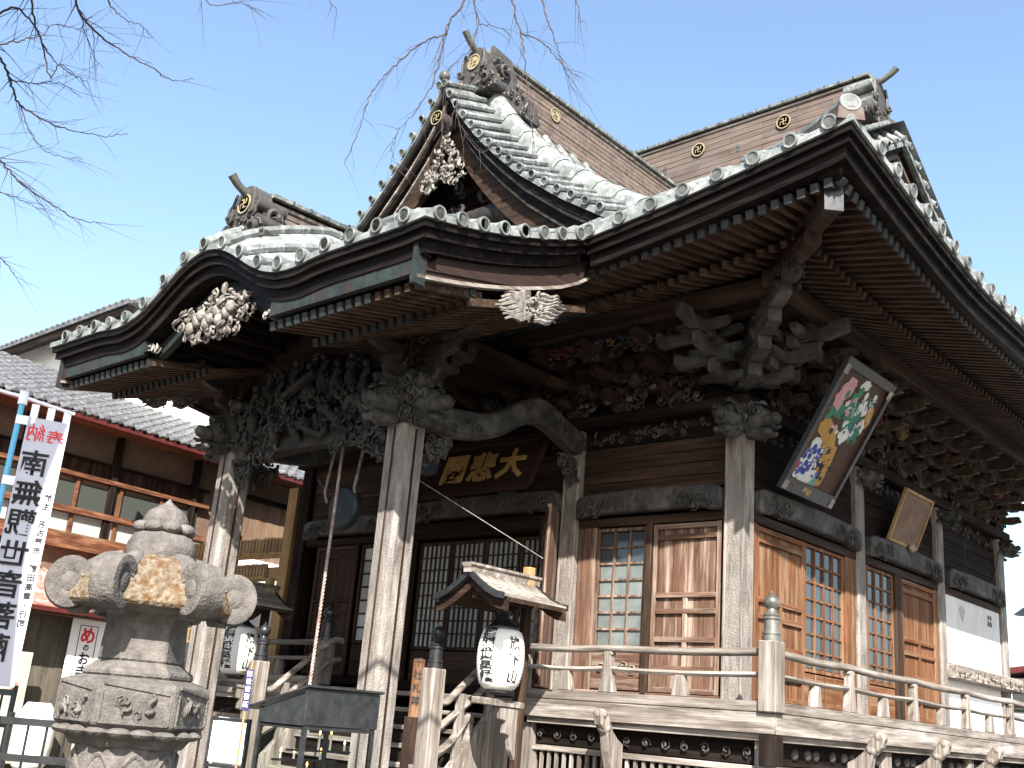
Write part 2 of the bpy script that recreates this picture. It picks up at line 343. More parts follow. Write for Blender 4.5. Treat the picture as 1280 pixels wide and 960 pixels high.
for i in range(-17, 17):
    x = XM+(i+.5)*.452
    dm = 8.15 if abs(x-XM) < 5.08 else 7.68-abs(x-XM)-.12
    inporch = abs(x-XM) < 4.2
    if inporch and abs(x-XM) < 4.0: continue
    ds = lin(-.04, dm, max(3, int(dm/.5)+2)); roll([(x, -EO+d, zf(x, d)+R0) for d in ds], cs=1.0, d=(0, -1, -.12))
# right and left sides (lower skirt)
for i in range(-19, 19):
    y = YM+(i+.5)*.43
    dm = min(3.1, 8.15-abs(y-YM)-.12)
    if dm < .15: continue
    for sgn in (1, -1):
        if sgn < 0 and y > -1: continue
        roll([(XM+sgn*(7.68-d), y, zs(y, d)+R0) for d in lin(-.04, dm, 6)], d=(sgn, 0, -.12))
# porch front
def fan(x): return x
for i in range(-9, 10):
    x = XM+i*.44
    if x-XM > 4.15 or XM-x > XW-.1: continue
    ys = lin(-5.79, -3.05, 11) if abs(i) < 9 else lin(-5.79, -3.05, 11)
    top = lin(-2.9, -1.9 if abs(i) < 8 else 5, 4) if abs(i) < 8 else lin(-2.7, 4.9, 12)
    roll([(x, y, zp(x, max(y, -5.75))+R0) for y in ys+top], d=(0, -1, -.12))
# porch verges: short rolls laid across the edge
for sgn in (1, -1):
    for k in range(8):
        y = -5.6+k*.335
        e = XM+(4.27 if sgn > 0 else -XW-.04)
        roll([(e, y, zp(e, y)+.0), (e-sgn*.2, y, zp(e, y)+.05), (e-sgn*.5, y, zp(e, y)+.1), (e-sgn*.85, y, zp(e, y)+.1)], d=(sgn, 0, -.05), cs=.98)
# upper main slopes: short rolls across the gable verge
VB = lambda d: 7.42+prof(d)+.02
for sgn in (1, -1):
    for sy in (-1, 1):
        for k in range(15):
            d = 8.0-k*.38
            y = YM+sy*(8.15-d)
            o_ = [(XM+sgn*(4.4+.7*t), y, VB(d)-.42*t*t+R0) for t in (1.04, .75, .5, .25, 0)]
            if sgn < 0: continue
            roll(o_, r=.055, d=(sgn, 0, -.3), cs=.75)
    if sgn > 0:
        for i in range(9): pass
# --- hip ridges
for sx_, sy_ in ((1, -1), (-1, -1), (1, 1)):
    pts = []
    for t in lin(0, 2.9, 9):
        px, py = XM+sx_*(7.68-t), YM+sy_*(8.15-t); pts.append(V((px, py, zf(px, t)+.02)))
    hb = MB(); O = V((sx_, -sy_*-1, 0)).normalized(); lat = V((-sy_, sx_, 0)).normalized()
    hb.sweep([(p, lat, V((0, 0, 1))) for p in pts], [(-.15, -.05), (.15, -.05), (.13, .1), (-.13, .1)])
    h = part('hip_ridge', hb, M_['ridge'], hall)
    tb = MB(); q = [p+V((0, 0, .2)) for p in pts]; q = [p-V((0, 0, .04)) for p in q]; q = [q[0]+V((-sx_*.02, -sy_*.02, .0))]+q[1:]
    tb.tube(q, .1, 10); part('ridge_cap', tb, M_['roof'], h, smooth=.6, local=True)
    inst('tile_cap', CAP, h, capm_at(q[0], (sx_, sy_, .25), 1.35))
# --- eave edge mouldings
def outd(a, b): return V((a, b, 0))
UZ = V((0, 0, 1))
def frames_main(side):
    fr = []
    for x in lin(XM+4.2, XM+7.68, 14): fr.append((V((x, -EO, zf(x, 0))), V((0, -1, 0)), UZ))
    fr[-1] = (fr[-1][0], V((1, -1, 0)), UZ)
    for y in lin(-EO, YM*2+EO, 34)[1:]: fr.append((V((XM+7.68, y, zs(y, 0))), V((1, 0, 0)), UZ))
    fr[-1] = (fr[-1][0], V((1, 1, 0)), UZ)
    if side < 0:
        fr = [(V((2*XM-p.x, p.y, p.z)), V((-o.x, o.y, 0)), u) for p, o, u in fr]
    return fr
def frames_porch():
    fr = [(V((XM-XW, y, zp(XM-XW, y))), V((-1, 0, 0)), UZ) for y in lin(-EO+.05, -5.75, 9)]
    fr[-1] = (fr[-1][0], V((-1, -1, 0)), UZ)
    for x in lin(XM-XW, XM+4.23, 65)[1:-1]: fr.append((V((x, -5.75, zp(x, -5.75))), V((0, -1, 0)), UZ))
    fr.append((V((XM+4.23, -5.75, zp(XM+4.23, -5.75))), V((1, -1, 0)), UZ))
    fr += [(V((XM+4.23, y, zp(XM+4.23, y))), V((1, 0, 0)), UZ) for y in lin(-5.75, -EO+.05, 9)[1:]]
    return fr
FM, FML, FP = frames_main(1), frames_main(-1), frames_porch()
def mould(name, fr, pr, mt): mb = MB(); mb.sweep(fr, pr); return part(name, mb, mt, hall)
for fr in (FM, FML, FP):
    mould('eave_edge_strip', fr, [(-.03, .012), (.035, .012), (.035, -.065), (-.03, -.065)], M_['sheet'])
    mould('eave_board', fr, [(.0, -.067), (.0, -.15), (-.3, -.15), (-.3, -.03)], M_['fascia'])
    mould('eave_board', fr, [(-.05, -.152), (-.05, -.25), (-.3, -.25), (-.3, -.152)], M_['fascia'])
    mould('eave_board', fr, [(-.11, -.252), (-.13, -.38), (-.34, -.38), (-.34, -.252)], M_['fascia'])
# soffit boards under the eaves
def sof(u, fr_i, f): pass
SOF = lambda o: -.33+.25*(o-.2) if o < 1.0 else -.23+.29*(o-1.02)
for s in (1, -1):
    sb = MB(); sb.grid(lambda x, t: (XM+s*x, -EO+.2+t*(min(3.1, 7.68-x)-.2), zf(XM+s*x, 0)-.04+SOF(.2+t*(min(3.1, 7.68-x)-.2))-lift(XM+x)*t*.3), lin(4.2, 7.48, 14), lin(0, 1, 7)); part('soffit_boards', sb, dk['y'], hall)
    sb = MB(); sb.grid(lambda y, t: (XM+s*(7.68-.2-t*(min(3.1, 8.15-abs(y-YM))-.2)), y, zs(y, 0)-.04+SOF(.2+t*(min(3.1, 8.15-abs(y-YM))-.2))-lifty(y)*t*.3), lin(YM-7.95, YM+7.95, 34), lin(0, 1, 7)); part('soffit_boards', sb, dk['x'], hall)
# porch verge: recessed curved board under the side edges
for s in (1, -1):
    fr = [(V((XM+(4.23 if s > 0 else -XW), y, zp(XM+s*4.1, y))), V((s, 0, 0)), UZ) for y in lin(-5.62, -2.6, 10)]
    vb = MB(); vb.sweep(fr, [(-.2, -.38), (-.2, -.62), (-.28, -.62), (-.28, -.38)]); v = part('verge_board', vb, wood('verge_wood', (.02, .011, .01), (.05, .03, .025), (.03, .02, .018), 'y', .6), hall)
    vb = MB(); vb.sweep(fr, [(-.17, -.622), (-.17, -.665), (-.28, -.665), (-.28, -.622)]); part('lower_lip', vb, gy['y'], v, local=True)
    cb = MB(); cb.bb(XM+s*(4.0 if s > 0 else XW-.23), XM+s*(4.06 if s > 0 else XW-.17), -5.66, -5.5, 5.88, 6.35); part('corner_plate', cb, M_['patina'], v, local=True)
    # carved pendant under the verge
    gp = MB(); X0 = XM+s*(4.0 if s > 0 else XW-.22)
    gp.box((X0-s*.03, -3.75, 6.30), (.05, .4, .22))
    for q in (-1, 1):
        for k in range(8):
            L_ = .56-.045*abs(k-3); zz = 6.42-.045*k
            gp.tube([(X0+s*(.02+.04*sin(t*3.1)), -3.75+q*(.06+L_*t), zz+.33*q*L_*t+.02*sin(t*9+k)) for t in lin(0, 1, 9)], [.026+.012*sin(t*5) for t in lin(0, .9, 9)], 5)
    carve(gp, (X0, -3.95, 6.06), (0, 1, .3), (0, 0, 1), (s, 0, 0), .4, .34, 16, .04, .07, .06, None, 3)
    part('gable_pendant', gp, M_['carvewhite'], v, local=True, smooth=1, kind=None)
# rafters
RM = {}
def rafter(a, b, w_, h, mt, nm='rafter'):
    mb = MB(); mb.bar(a, b, w_, h); return part(nm, mb, mt, hall)
stuff = MB(); nr = 0
rw = wood('rafter_wood', (.016, .009, .006), (.075, .042, .026), (.11, .072, .05), 'y', .8); rwx = wood('rafter_wood_side', (.013, .008, .005), (.056, .032, .02), (.085, .055, .038), 'x', .8)
tipm = nmat('rafter_tip_metal', (.02, .02, .022), (.05, .05, .052), None, 9, (1, 1, 1), .6, .2)
def radd(a, b, w_, h, mt, tip=None, real=True):
    global nr
    if real and nr < 298:
        o = rafter(a, b, w_, h, mt); nr += 1
        if tip:
            a, b = V(a), V(b); d = (a-b).normalized(); mb = MB(); mb.bar(a-d*.03, a+d*.012, w_+.016, h+.016); part('rafter_tip', mb, tip, o, local=True)
    else: stuff.bar(a, b, w_, h)
SP = .158
x = -1.45
while x < 2.72:                                   # front eave, right of the porch
    L = lift(x)
    radd((x, -2.78, 7.03+L*.8), (x, max(-1.75, -x) if x > 1.75 else -1.75, 7.26+L*.6), .075, .09, rw, tipm)
    if x < 1.95: radd((x, -1.98, 7.04+L*.6), (x, min(-.2, -1.2) if x < 1.2 else -x, 7.28+L*.4), .08, .09, rw)
    x += SP
y = -2.7
while y < 12.9:                                   # right side eave
    L = lifty(y)
    radd((2.78, y, 7.03+L*.8), (max(1.75, -y), y, 7.26+L*.6), .075, .09, rwx, tipm if y < 4 else None)
    if y > -1.9: radd((1.98, y, 7.04+L*.6), (max(1.2, -y), y, 7.28+L*.4), .08, .09, rwx)
    y += SP
x = XM-XW+.2
while x < XM+4.1:                                 # porch, two tiers, open under the bell gable
    s = abs(x-XM)
    if s > 1.35: radd((x, -5.5, 5.93), (x, -4.55, 6.13), .075, .09, rw, M_['patina'])
    if s > 1.2: radd((x, -4.72, 6.0), (x, -2.7, 6.62), .08, .09, rw, M_['patina'])
    x += SP
part('rafter_rows', stuff, rwx, hall, kind='stuff')
for s in (1, -1):
    E_ = 4.05 if s > 0 else XW-.18
    pf = MB(); pf.bb(XM+s*1.45, XM+s*E_, -5.6, -5.52, 6.02, 6.24); part('porch_fascia', pf, M_['patina'], hall)
    pf = MB(); pf.bb(XM+s*1.35, XM+s*(E_-.05), -4.76, -4.68, 6.07, 6.2); part('porch_fascia', pf, M_['patina'], hall)
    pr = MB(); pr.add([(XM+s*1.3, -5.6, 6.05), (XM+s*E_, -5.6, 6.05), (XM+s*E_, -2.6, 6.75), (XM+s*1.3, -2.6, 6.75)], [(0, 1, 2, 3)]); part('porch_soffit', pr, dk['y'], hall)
# kara-hafu: bargeboard and curved inner ceiling
fr = [(V((x, -5.38, 6.57+kara(x))), V((0, -1, 0)), UZ) for x in lin(XM-1.75, XM+1.75, 37)]
kb = MB(); kb.sweep(fr, [(0, -.38), (.02, -.62), (-.08, -.62), (-.1, -.38)]); kb_o = part('curved_bargeboard', kb, M_['patina'], hall)
fr2 = [(V((x, -5.25, 6.57+kara(x))), V((0, -1, 0)), UZ) for x in lin(XM-1.6, XM+1.6, 31)]
kc = MB(); kc.sweep(fr2, [(.1, -.34), (-2.2, -.2), (-2.2, -.12), (.1, -.3)]); part('curved_ceiling', kc, dk['y'], hall)
for k in range(13):
    xx = XM-1.3+k*.217; mb = MB(); zz = 6.57+kara(xx)-.42; mb.bar((xx, -5.35, zz), (xx, -3.4, zz+.08), .07, .08); part('curved_rafter', mb, dk['y'], hall)
gp = MB()
carve(gp, (XM-.85, -5.42, 5.98), (1, 0, 0), (0, 0, 1), (0, -1, 0), 1.9, .66, 130, .05, .1, .14, lambda u, v: (abs(u-.5)*2)**1.6+(abs(v-.5)*1.7)**2 < .8, 11)
for k in range(9): gp.ball((XM-.35+.11*k+.04*(k % 2), -5.58, 6.2+.07*((k*7) % 3)), (.075, .07, .09), 8, 6)
part('gable_carving', gp, M_['carvewhite'], kb_o, local=True, smooth=1)
for s in (1, -1):
    gp = MB()
    for k in range(4): scroll(gp, V((XM+s*(1.25+.09*k), -5.5, 6.1+.02*k)), V((1, 0, 0)), V((0, 0, 1)), V((0, -1, 0)), .08, .02, 1.3, s, k)
    part('gable_scrolls', gp, M_['carvelight'], kb_o, local=True, smooth=1)
# ------------------------------------------------------------------ ridges
M_['crest'] = nmat('dull_gilding', (.26, .21, .12), (.45, .38, .24), None, 20, (1, 1, 1), .5, .1, .1)
manji = text_mesh('卍', .19, M_['crest'], .0, .006)
em = MB(); em.lathe([(0, 0), (.15, 0), (.155, .012), (.19, .012), (.195, 0)], 20); 
EMB = em.mesh('emblem', [M_['oni']], .5)
rg = MB(); rg.lathe([(.142, .0), (.142, .018), (.165, .018), (.165, .0)], 24); RING = rg.mesh('emblem_ring', M_['crest'], .5)
def emblem(parent, O, X, Y, s=1.):
    m = frame(O, X, Y) @ Matrix.Scale(s, 4)
    e = inst('crest', RING, parent, m)
    return e, inst('crest_sign', manji, e, m @ Matrix.Translation((0, 0, .016)))
def ridge(path, h0, h1, wd, courses, nm='ridge_board', axis='x', cap=.12):
    """path: list of points along the ridge base"""
    out = []; d = (V(path[-1])-V(path[0])).normalized(); lat = V((-d.y, d.x, 0)).normalized()
    hh = (h1-h0)/courses; L = (V(path[-1])-V(path[0])).length
    for k in range(courses):
        for s in (-1, 1):
            nb = max(1, int(L/1.3)); off = (k % 2)*.5
            cuts = sorted({0., 1.} | {min(1, max(0, (j+off)/nb)) for j in range(nb+1)})
            for a, b in zip(cuts, cuts[1:]):
                pa = V(path[0]).lerp(V(path[-1]), a)+d*.004; pb = V(path[0]).lerp(V(path[-1]), b)-d*.004
                mb = MB(); o = s*(wd/2+.006*(courses-k)+.003*((k*5+int(a*50)) % 3)); z0 = h0+hh*k
                mb.sweep([(pa, lat, UZ), (pb, lat, UZ)], [(o, z0+.004), (o-s*.035, z0+.004), (o-s*.035, z0+hh-.003), (o-s*.012, z0+hh-.003)])
                out.append(part(nm, mb, M_['ridge'], hall))
    mb = MB(); fr = [(V(p), lat, UZ) for p in path]; mb.sweep(fr, [(-wd/2+.03, h0-.0), (wd/2-.03, h0-.0), (wd/2-.03, h1), (-wd/2+.03, h1)]); part('ridge_core', mb, dk['x'], hall)
    mb = MB(); mb.sweep(fr, [(-wd/2-.03, h1), (wd/2+.03, h1), (wd/2+.05, h1+.03), (-wd/2-.05, h1+.03)]); part('ridge_lip', mb, gy['x'], hall)
    mb = MB(); mb.sweep(fr, [(-wd/2+.02, h1+.03), (wd/2-.02, h1+.03), (wd/2-.02, h1+.12), (-wd/2+.02, h1+.12)]); part('ridge_shadow_strip', mb, M_['fascia'], hall)  # dark strip standing in for the shadow under the coping
    mb = MB(); mb.sweep(fr, [(-wd/2-.05, h1+.12), (wd/2+.05, h1+.12), (wd/2+.06, h1+.17), (wd/4, h1+.22), (-wd/4, h1+.22), (-wd/2-.06, h1+.17)]); part('ridge_coping', mb, M_['roof'], hall)
    # coping seams
    mb = MB(); n_ = int(L/.3)
    for j in range(1, n_):
        p = V(path[0]).lerp(V(path[-1]), j/n_); mb.sweep([(p, lat, UZ), (p+d*.025, lat, UZ)], [(-wd/2-.06, h1+.115), (wd/2+.06, h1+.115), (wd/2+.07, h1+.175), (wd/4, h1+.23), (-wd/4, h1+.23), (-wd/2-.07, h1+.175)])
    part('coping_seams', mb, M_['cap'], hall)
def pins(O, N, s=1):
    N = V(N); mb = MB()
    for k in (0, 1): mb.tube([V(O)+UZ*(.1*k), V(O)+UZ*(.1*k)+N*.05], .045*s, 8)
    part('ridge_pins', mb, M_['cap'], hall)
def tiptube(O, d, L=.55, r=.065):
    L *= .9; r *= .82
    O, d = V(O), V(d).normalized(); mb = MB(); mb.tube([O-d*.1-UZ*.08, O+d*L*.35-UZ*.04, O+d*L*.75+UZ*.02, O+d*L+UZ*.1], [r*1.15, r*1.05, r, r*1.15], 10); return mb
# main ridge along x
rp = [(x, YM, 12.95+.006*(x-XM)**2) for x in lin(-9.15, -.15, 3)]
ridge([(-9.15, YM, 13.0), (-.12, YM, 13.0)], -.3, .92, .42, 9)
for xx in (-1.9, -3.9, -7.4): emblem(hall, (xx, YM-.255, 13.6), (1, 0, 0), UZ, .95)
for xx in (-.75, -2.95, -4.75): pins((xx, YM-.2, 13.3), (0, -1, 0))
def ornament(O, F, R_, s=1., name='ridge_end_ornament', seed=0, deep=.35, crest=True):
    """O base centre, F facing direction, R_ right hand side when facing it"""
    O, F, R_ = V(O), V(F), V(R_)
    poly = [(-.62, 0), (.62, 0), (.66, .12), (.52, .2), (.46, .38), (.33, .46), (.3, .75), (.2, .98), (.08, 1.06), (-.08, 1.06), (-.2, .98), (-.3, .75), (-.33, .46), (-.46, .38), (-.52, .2), (-.66, .12)]
    mb = MB(); mb.prism([(a*s, b*s) for a, b in poly], O, R_, UZ, -F, deep*s)
    o = part(name, mb, M_['oni'], hall, bevel=.02)
    mb = MB()
    carve(mb, O-R_*.62*s, R_, UZ, F, 1.24*s, .48*s, 40, .04*s, .075*s, .01, lambda u, v: abs(u-.5)*1.3+v*.45 < .75, seed)
    for q in (-1, 1):
        scroll(mb, O+R_*(q*.45*s)+UZ*.2*s+F*.02, R_, UZ, F, .15*s, .05*s, 1.6, q, 0, 14, 6); scroll(mb, O+R_*(q*.3*s)+UZ*.5*s+F*.02, R_, UZ, F, .1*s, .035*s, 1.5, -q, 1, 12, 6)
        mb.tube([O+R_*(q*.24*s)+UZ*(.95*s)+F*.01, O+R_*(q*.3*s)+UZ*.75*s+F*.02, O+R_*(q*.27*s)+UZ*.5*s+F*.02, O+R_*(q*.36*s)+UZ*.3*s+F*.02], [.03*s]*4, 6)
    part('ornament_scrolls', mb, M_['oni'], o, local=True, smooth=1)
    if crest: emblem(o, O+UZ*.72*s+F*.012, R_, UZ, 1.05*s)
    return o
# main ridge right end, faces +x
oo = ornament((.0, YM, 13.0), (1, 0, 0), (0, 1, 0), .95, crest=False, seed=4)
part('end_tube', tiptube((-.1, YM, 14.0), (1, 0, .1), .5, .075), M_['cap'], oo, local=True, smooth=.7)
for a, b in ((.3, .68), (.3, .3)): mb = MB(); mb.tube([(-.55, YM-a, 13.08+b), (.02, YM-a, 13.08+b)], .12, 10); part('side_tube', mb, M_['roof'], oo, local=True, smooth=.7)
# gable hafu under main verge (right gable)
for sy in (-1, 1):
    fr = [(V((XM+5.1, YM+sy*(8.15-d), 7.44+prof(d)-.42)), V((1, 0, 0)), UZ) for d in lin(8.14, 2.9, 14)]
    for o0, z0, z1, mt in ((0, -.03, -.14, M_['roof']), (-.08, -.15, -.24, M_['fascia']), (-.16, -.25, -.36, M_['ridge']), (-.26, -.37, -.55, M_['fascia']), (-.34, -.55, -.9, br['y'])):
        mb = MB(); mb.sweep(fr, [(o0, z0), (o0, z1), (o0-.12, z1), (o0-.12, z0)]); part('gable_edge_board', mb, mt, hall)
gw = MB(); gw.add([(-.2, YM-5.3, 9.0), (-.2, YM+5.3, 9.0), (-.2, YM, 12.9)], [(0, 1, 2)]); part('gable_wall', gw, dk['z'], hall)
# ------------------------------------------------------------------ front (chidori) gable
CT = [(0, 11.86), (.25, 11.46), (.5, 11.1), (.93, 10.58), (1.4, 10.1), (1.92, 9.62), (2.75, 9.0), (3.66, 8.42), (4.1, 8.18)]
zc = lambda s: interp(CT, s)
YF = -1.93
cs = MB()
for g in (1, -1):
    cs.grid(lambda s, t: (XM+g*s, YF+t*.95, zc(s)-.03+.36*t), lin(0, 3.95, 22), lin(0, 1, 6))
    cs.grid(lambda s, y: (XM+g*s, y, zc(s)+.33), lin(0, 4.1, 22), lin(YF+.95, 5.0, 10))
part('front_gable_roof', cs, M_['roof'], hall, smooth=.6)
arc = 0; s = .06; ss = []
while s < 3.75:
    ss.append(s); z0 = zc(s); ds = .02
    while sqrt(ds*ds+(zc(s+ds)-z0)**2) < .315: ds += .01
    s += ds
for g in (1, -1):
    for s in ss:
        q = [(XM+g*s, YF-.05+t*.98, zc(s)-.03+R0+.36*t) for t in (0, .05, .2, .4, .65, 1)]
        roll(q, r=.055, d=(0, -1, -.3), cs=.78)
    fr = [(V((XM+g*s, YF+.98, zc(s)+.33)), V((0, 1, 0)), (V((g*.75, 0, .66)))) for s in lin(.25, 3.7, 18)]
    for k in range(len(fr)-1):
        (p0, o0, u0), (p1, o1, u1) = fr[k], fr[k+1]; dz = V((0, 0, .012*(k % 2))); mb = MB(); q1 = p1+(p0-p1)*.04
        mb.sweep([(p0+dz, o0, u0), (q1+dz, o1, u1)], [(-.17, -.05), (-.17, .14), (-.1, .22), (0, .255), (.1, .22), (.17, .14), (.17, -.05)]); part('descending_ridge_tile', mb, M_['sheet'], hall, smooth=.9)
    for k in range(14):
        y = -.72+k*.4
        mb_ = [(XM+g*s, y, zc(s)+.33+R0) for s in lin(.2, 3.9, 10) if zc(s)+.3 > zf(XM+g*s, y+EO)-.05]
        if len(mb_) > 2: roll(mb_[::-1], r=.06, cap=False)
    # bargeboards
    fr = [(V((XM+g*s, YF, zc(s)-.03)), V((0, -1, 0)), V((-g*.0, 0, 1))) for s in lin(0, 4.0, 24)]
    for o0, z0, z1, mt, th in ((.02, -.0, -.1, M_['roof'], .1), (-.04, -.12, -.24, M_['fascia'], .1), (-.12, -.25, -.3, gy['x'], .1), (-.16, -.31, -.46, M_['fascia'], .1), (-.24, -.47, -.52, gy['x'], .1), (-.3, -.54, -.98, br['x'], .09)):
        mb = MB(); mb.sweep(fr, [(o0, z0), (o0, z1), (o0-th, z1), (o0-th, z0)]); part('gable_edge_board', mb, mt, hall)
    tp = MB(); tp.ball((XM, YF-.02, zc(0)+.08), .1, 10, 6)
    if g > 0: part('apex_ball', tp, M_['cap'], hall, smooth=1)
gwm = MB(); gwm.add([(XM-4, -.9, 8), (XM+4, -.9, 8), (XM+4, -.9, 8.3), (XM, -.9, 11.4), (XM-4, -.9, 8.3)], [(0, 1, 2, 3, 4)]); part('gable_wall', gwm, dk['x'], hall)
gb = MB(); gb.tube([(XM-1.7, -1.35, 9.35), (XM+1.7, -1.35, 9.35)], .19, 10); part('gable_beam', gb, M_['carve'], hall, smooth=.7)
gb = MB(); gb.tube([(XM-2.6, -1.3, 8.75), (XM+2.6, -1.3, 8.75)], .17, 10); part('gable_beam', gb, br['x'], hall, smooth=.7)
gb = MB(); carve(gb, (XM-1.6, -1.1, 8.75), (1, 0, 0), UZ, (0, -1, 0), 3.4, 1.4, 70, .08, .16, .15, lambda u, v: abs(u-.5)*2+v < 1.1, 5)
part('gable_relief', gb, M_['carve'], hall, smooth=1, kind='stuff')
gb = MB(); carve(gb, (XM-.62, -1.7, 9.85), (1, 0, 0), UZ, (0, -1, 0), 1.24, 1.15, 95, .05, .1, .05, lambda u, v: abs(u-.5)*2 < 1.05-v*1.0 and v > .06+abs(abs(u-.5)*2-.5)*.3, 8)
pd = part('gable_pendant', gb, M_['carvewhite'], hall, smooth=1)
emblem(pd, (XM, -2.02, 11.1), (1, 0, 0), UZ, .8)
ab = MB(); ab.tube([(XM, -2.0, 11.1), (XM, -1.7, 11.1)], .14, 14); part('crest_boss', ab, M_['oni'], pd, local=True, smooth=.6)
# ridge of the front gable, along y
ridge([(XM, -1.05, 12.12), (XM, 5.0, 12.12)], -.3, .62, .34, 9, axis='y')
emblem(hall, (XM+.205, .72, 12.5), (0, 1, 0), UZ, .85)
oo = ornament((XM, -1.3, 11.95), (0, -1, 0), (1, 0, 0), .88, seed=9)
part('end_tube', tiptube((XM, -1.2, 12.85), (0, -1, .3), .45, .07), M_['cap'], oo, local=True, smooth=.7)
def fin(o, X, y0, y1, z0, h, seed):
    mb = MB(); poly = [(0, 0), (y1-y0, 0), (y1-y0-.1, h*.35), ((y1-y0)*.55, h*.5), ((y1-y0)*.35, h*.95), (0, h)]
    mb.prism(poly, (X-.04, y0, z0), (0, 1, 0), UZ, (1, 0, 0), .06)
    scroll(mb, V((X+.03, y0+(y1-y0)*.22, z0+h*.62)), V((0, 1, 0)), UZ, V((1, 0, 0)), .17, .04, 1.7, -1, 2, 16, 6)
    carve(mb, (X+.02, y0, z0), (0, 1, 0), UZ, (1, 0, 0), y1-y0, h*.9, 30, .04, .09, .02, lambda u, v: v < .95-u*.75, seed)
    part('side_scrollwork', mb, M_['oni'], o, local=True, smooth=1)
fin(oo, XM+.33, -1.2, .15, 11.9, .95, 21)
fin(oo, XM-.33, -1.2, .15, 11.9, .95, 22)
# ridge of the porch bell gable
ridge([(XM, -5.0, 7.62), (XM, -2.2, 7.72)], 0, .5, .34, 5, axis='y')
oo = ornament((XM, -5.3, 7.45), (0, -1, 0), (1, 0, 0), .84, seed=14)
part('end_tube', tiptube((XM, -5.15, 8.22), (0, -1, .15), .48, .07), M_['cap'], oo, local=True, smooth=.7)
for a, z in ((.28, 8.0), (.36, 7.72)):
    for g in (1, -1): mb = MB(); mb.tube([(XM+g*a, -5.32, z), (XM+g*a, -4.85, z)], .1, 10); part('side_tube', mb, M_['oni'], oo, local=True, smooth=.7)
fin(oo, XM+.3, -5.2, -4.5, 7.5, .6, 31)
# ================================================================== walls, posts, doors
def B(name, x0, x1, y0, y1, z0, z1, mt, parent=hall, bev=.006):
    mb = MB(); mb.bb(x0, x1, y0, y1, z0, z1); return part(name, mb, mt, parent, local=parent is not hall, bevel=bev)
XL, YB = XM*2, 10.3
PX = [.03, -2.78, -6.48, XL-.03]; PYS = [3.55, 6.9, 10.2]
for x in PX: B('post', x-.145, x+.145, -.13, .16, 0, 5.95, M_['column'] if x > -3 else dk['z'], bev=.02)  # left posts take dark wood, their shade put into the colour
for x in PX[:2]:
    for q in (-1, 1): B('corner_strip', x+q*.128-.02, x+q*.128+.02, -.138, -.1, 1.92, 5.55, gy['z'])
for y in PYS: B('post', -.13, .16, y-.145, y+.145, 0, 5.95, M_['column'], bev=.03)
B('inner_shade_wall', XL+.2, -.25, .4, .45, 0, 7.4, M_['dark']); B('inner_shade_wall', -.35, -.3, .45, YB-.3, 0, 7.4, M_['dark']); B('rear_wall', XL, 0, YB-.1, YB, 0, 7.4, dk['x']); B('left_wall', XL-.05, XL+.05, .2, YB-.2, 0, 7.4, dk['y'])  # near-black inner sheets stand in for the unlit interior
B('inner_floor', XL, .1, 0, YB, 1.84, 1.915, gy['x'])
# long beams round the hall
def ring(name, o, z0, z1, mx, my, t=.12):
    B(name, XL-o, o+.0, -o-.0, -o+t, z0, z1, mx); B(name, o-t, o, -o+t, YB+o, z0, z1, my)
ring('wall_plate', .24, 5.92, 6.09, dk['x'], dk['y'], .34)
def panelrow(name, z0, z1, y, n, mx, xs, axis):
    for (a, b) in xs:
        h = (z1-z0)/n
        for k in range(n):
            if axis == 'x': B(name, a, b, y-.02-.004*(k % 2), y+.03, z0+h*k+.004, z0+h*(k+1)-.004, mx, bev=.003)
            else: B(name, y-.03, y+.02+.004*(k % 2), a, b, z0+h*k+.004, z0+h*(k+1)-.004, mx, bev=.003)
fx = [(-2.61, -.14), (-6.31, -2.95), (XL+.14, -6.65)]; sy_ = [(.2, 3.38), (3.72, 6.73), (7.07, 10.03)]
panelrow('wall_panel', 4.9, 5.62, 0, 4, br['x'], fx, 'x'); panelrow('wall_panel', 4.9, 5.62, .05, 4, dk['y'], sy_, 'y')
for i, (a, b) in enumerate(fx):          # carved frieze
    B('frieze_board', a, b, -.03, .03, 5.63, 5.91, dk['x'])
    if i < 2:
        mb = MB(); carve(mb, (a+.1, -.05, 5.67), (1, 0, 0), UZ, (0, -1, 0), b-a-.2, .2, 46, .035, .07, .02, None, 40+i); part('frieze_carving', mb, M_['greycarve'], hall, smooth=1, kind='stuff')
for i, (a, b) in enumerate(sy_):
    B('frieze_board', .0, .06, a, b, 5.63, 5.91, dk['y'])
    mb = MB(); carve(mb, (.08, a+.1, 5.67), (0, 1, 0), UZ, (1, 0, 0), b-a-.2, .2, 40, .035, .07, .02, None, 50+i); part('frieze_carving', mb, M_['greycarve'], hall, smooth=1, kind='stuff')
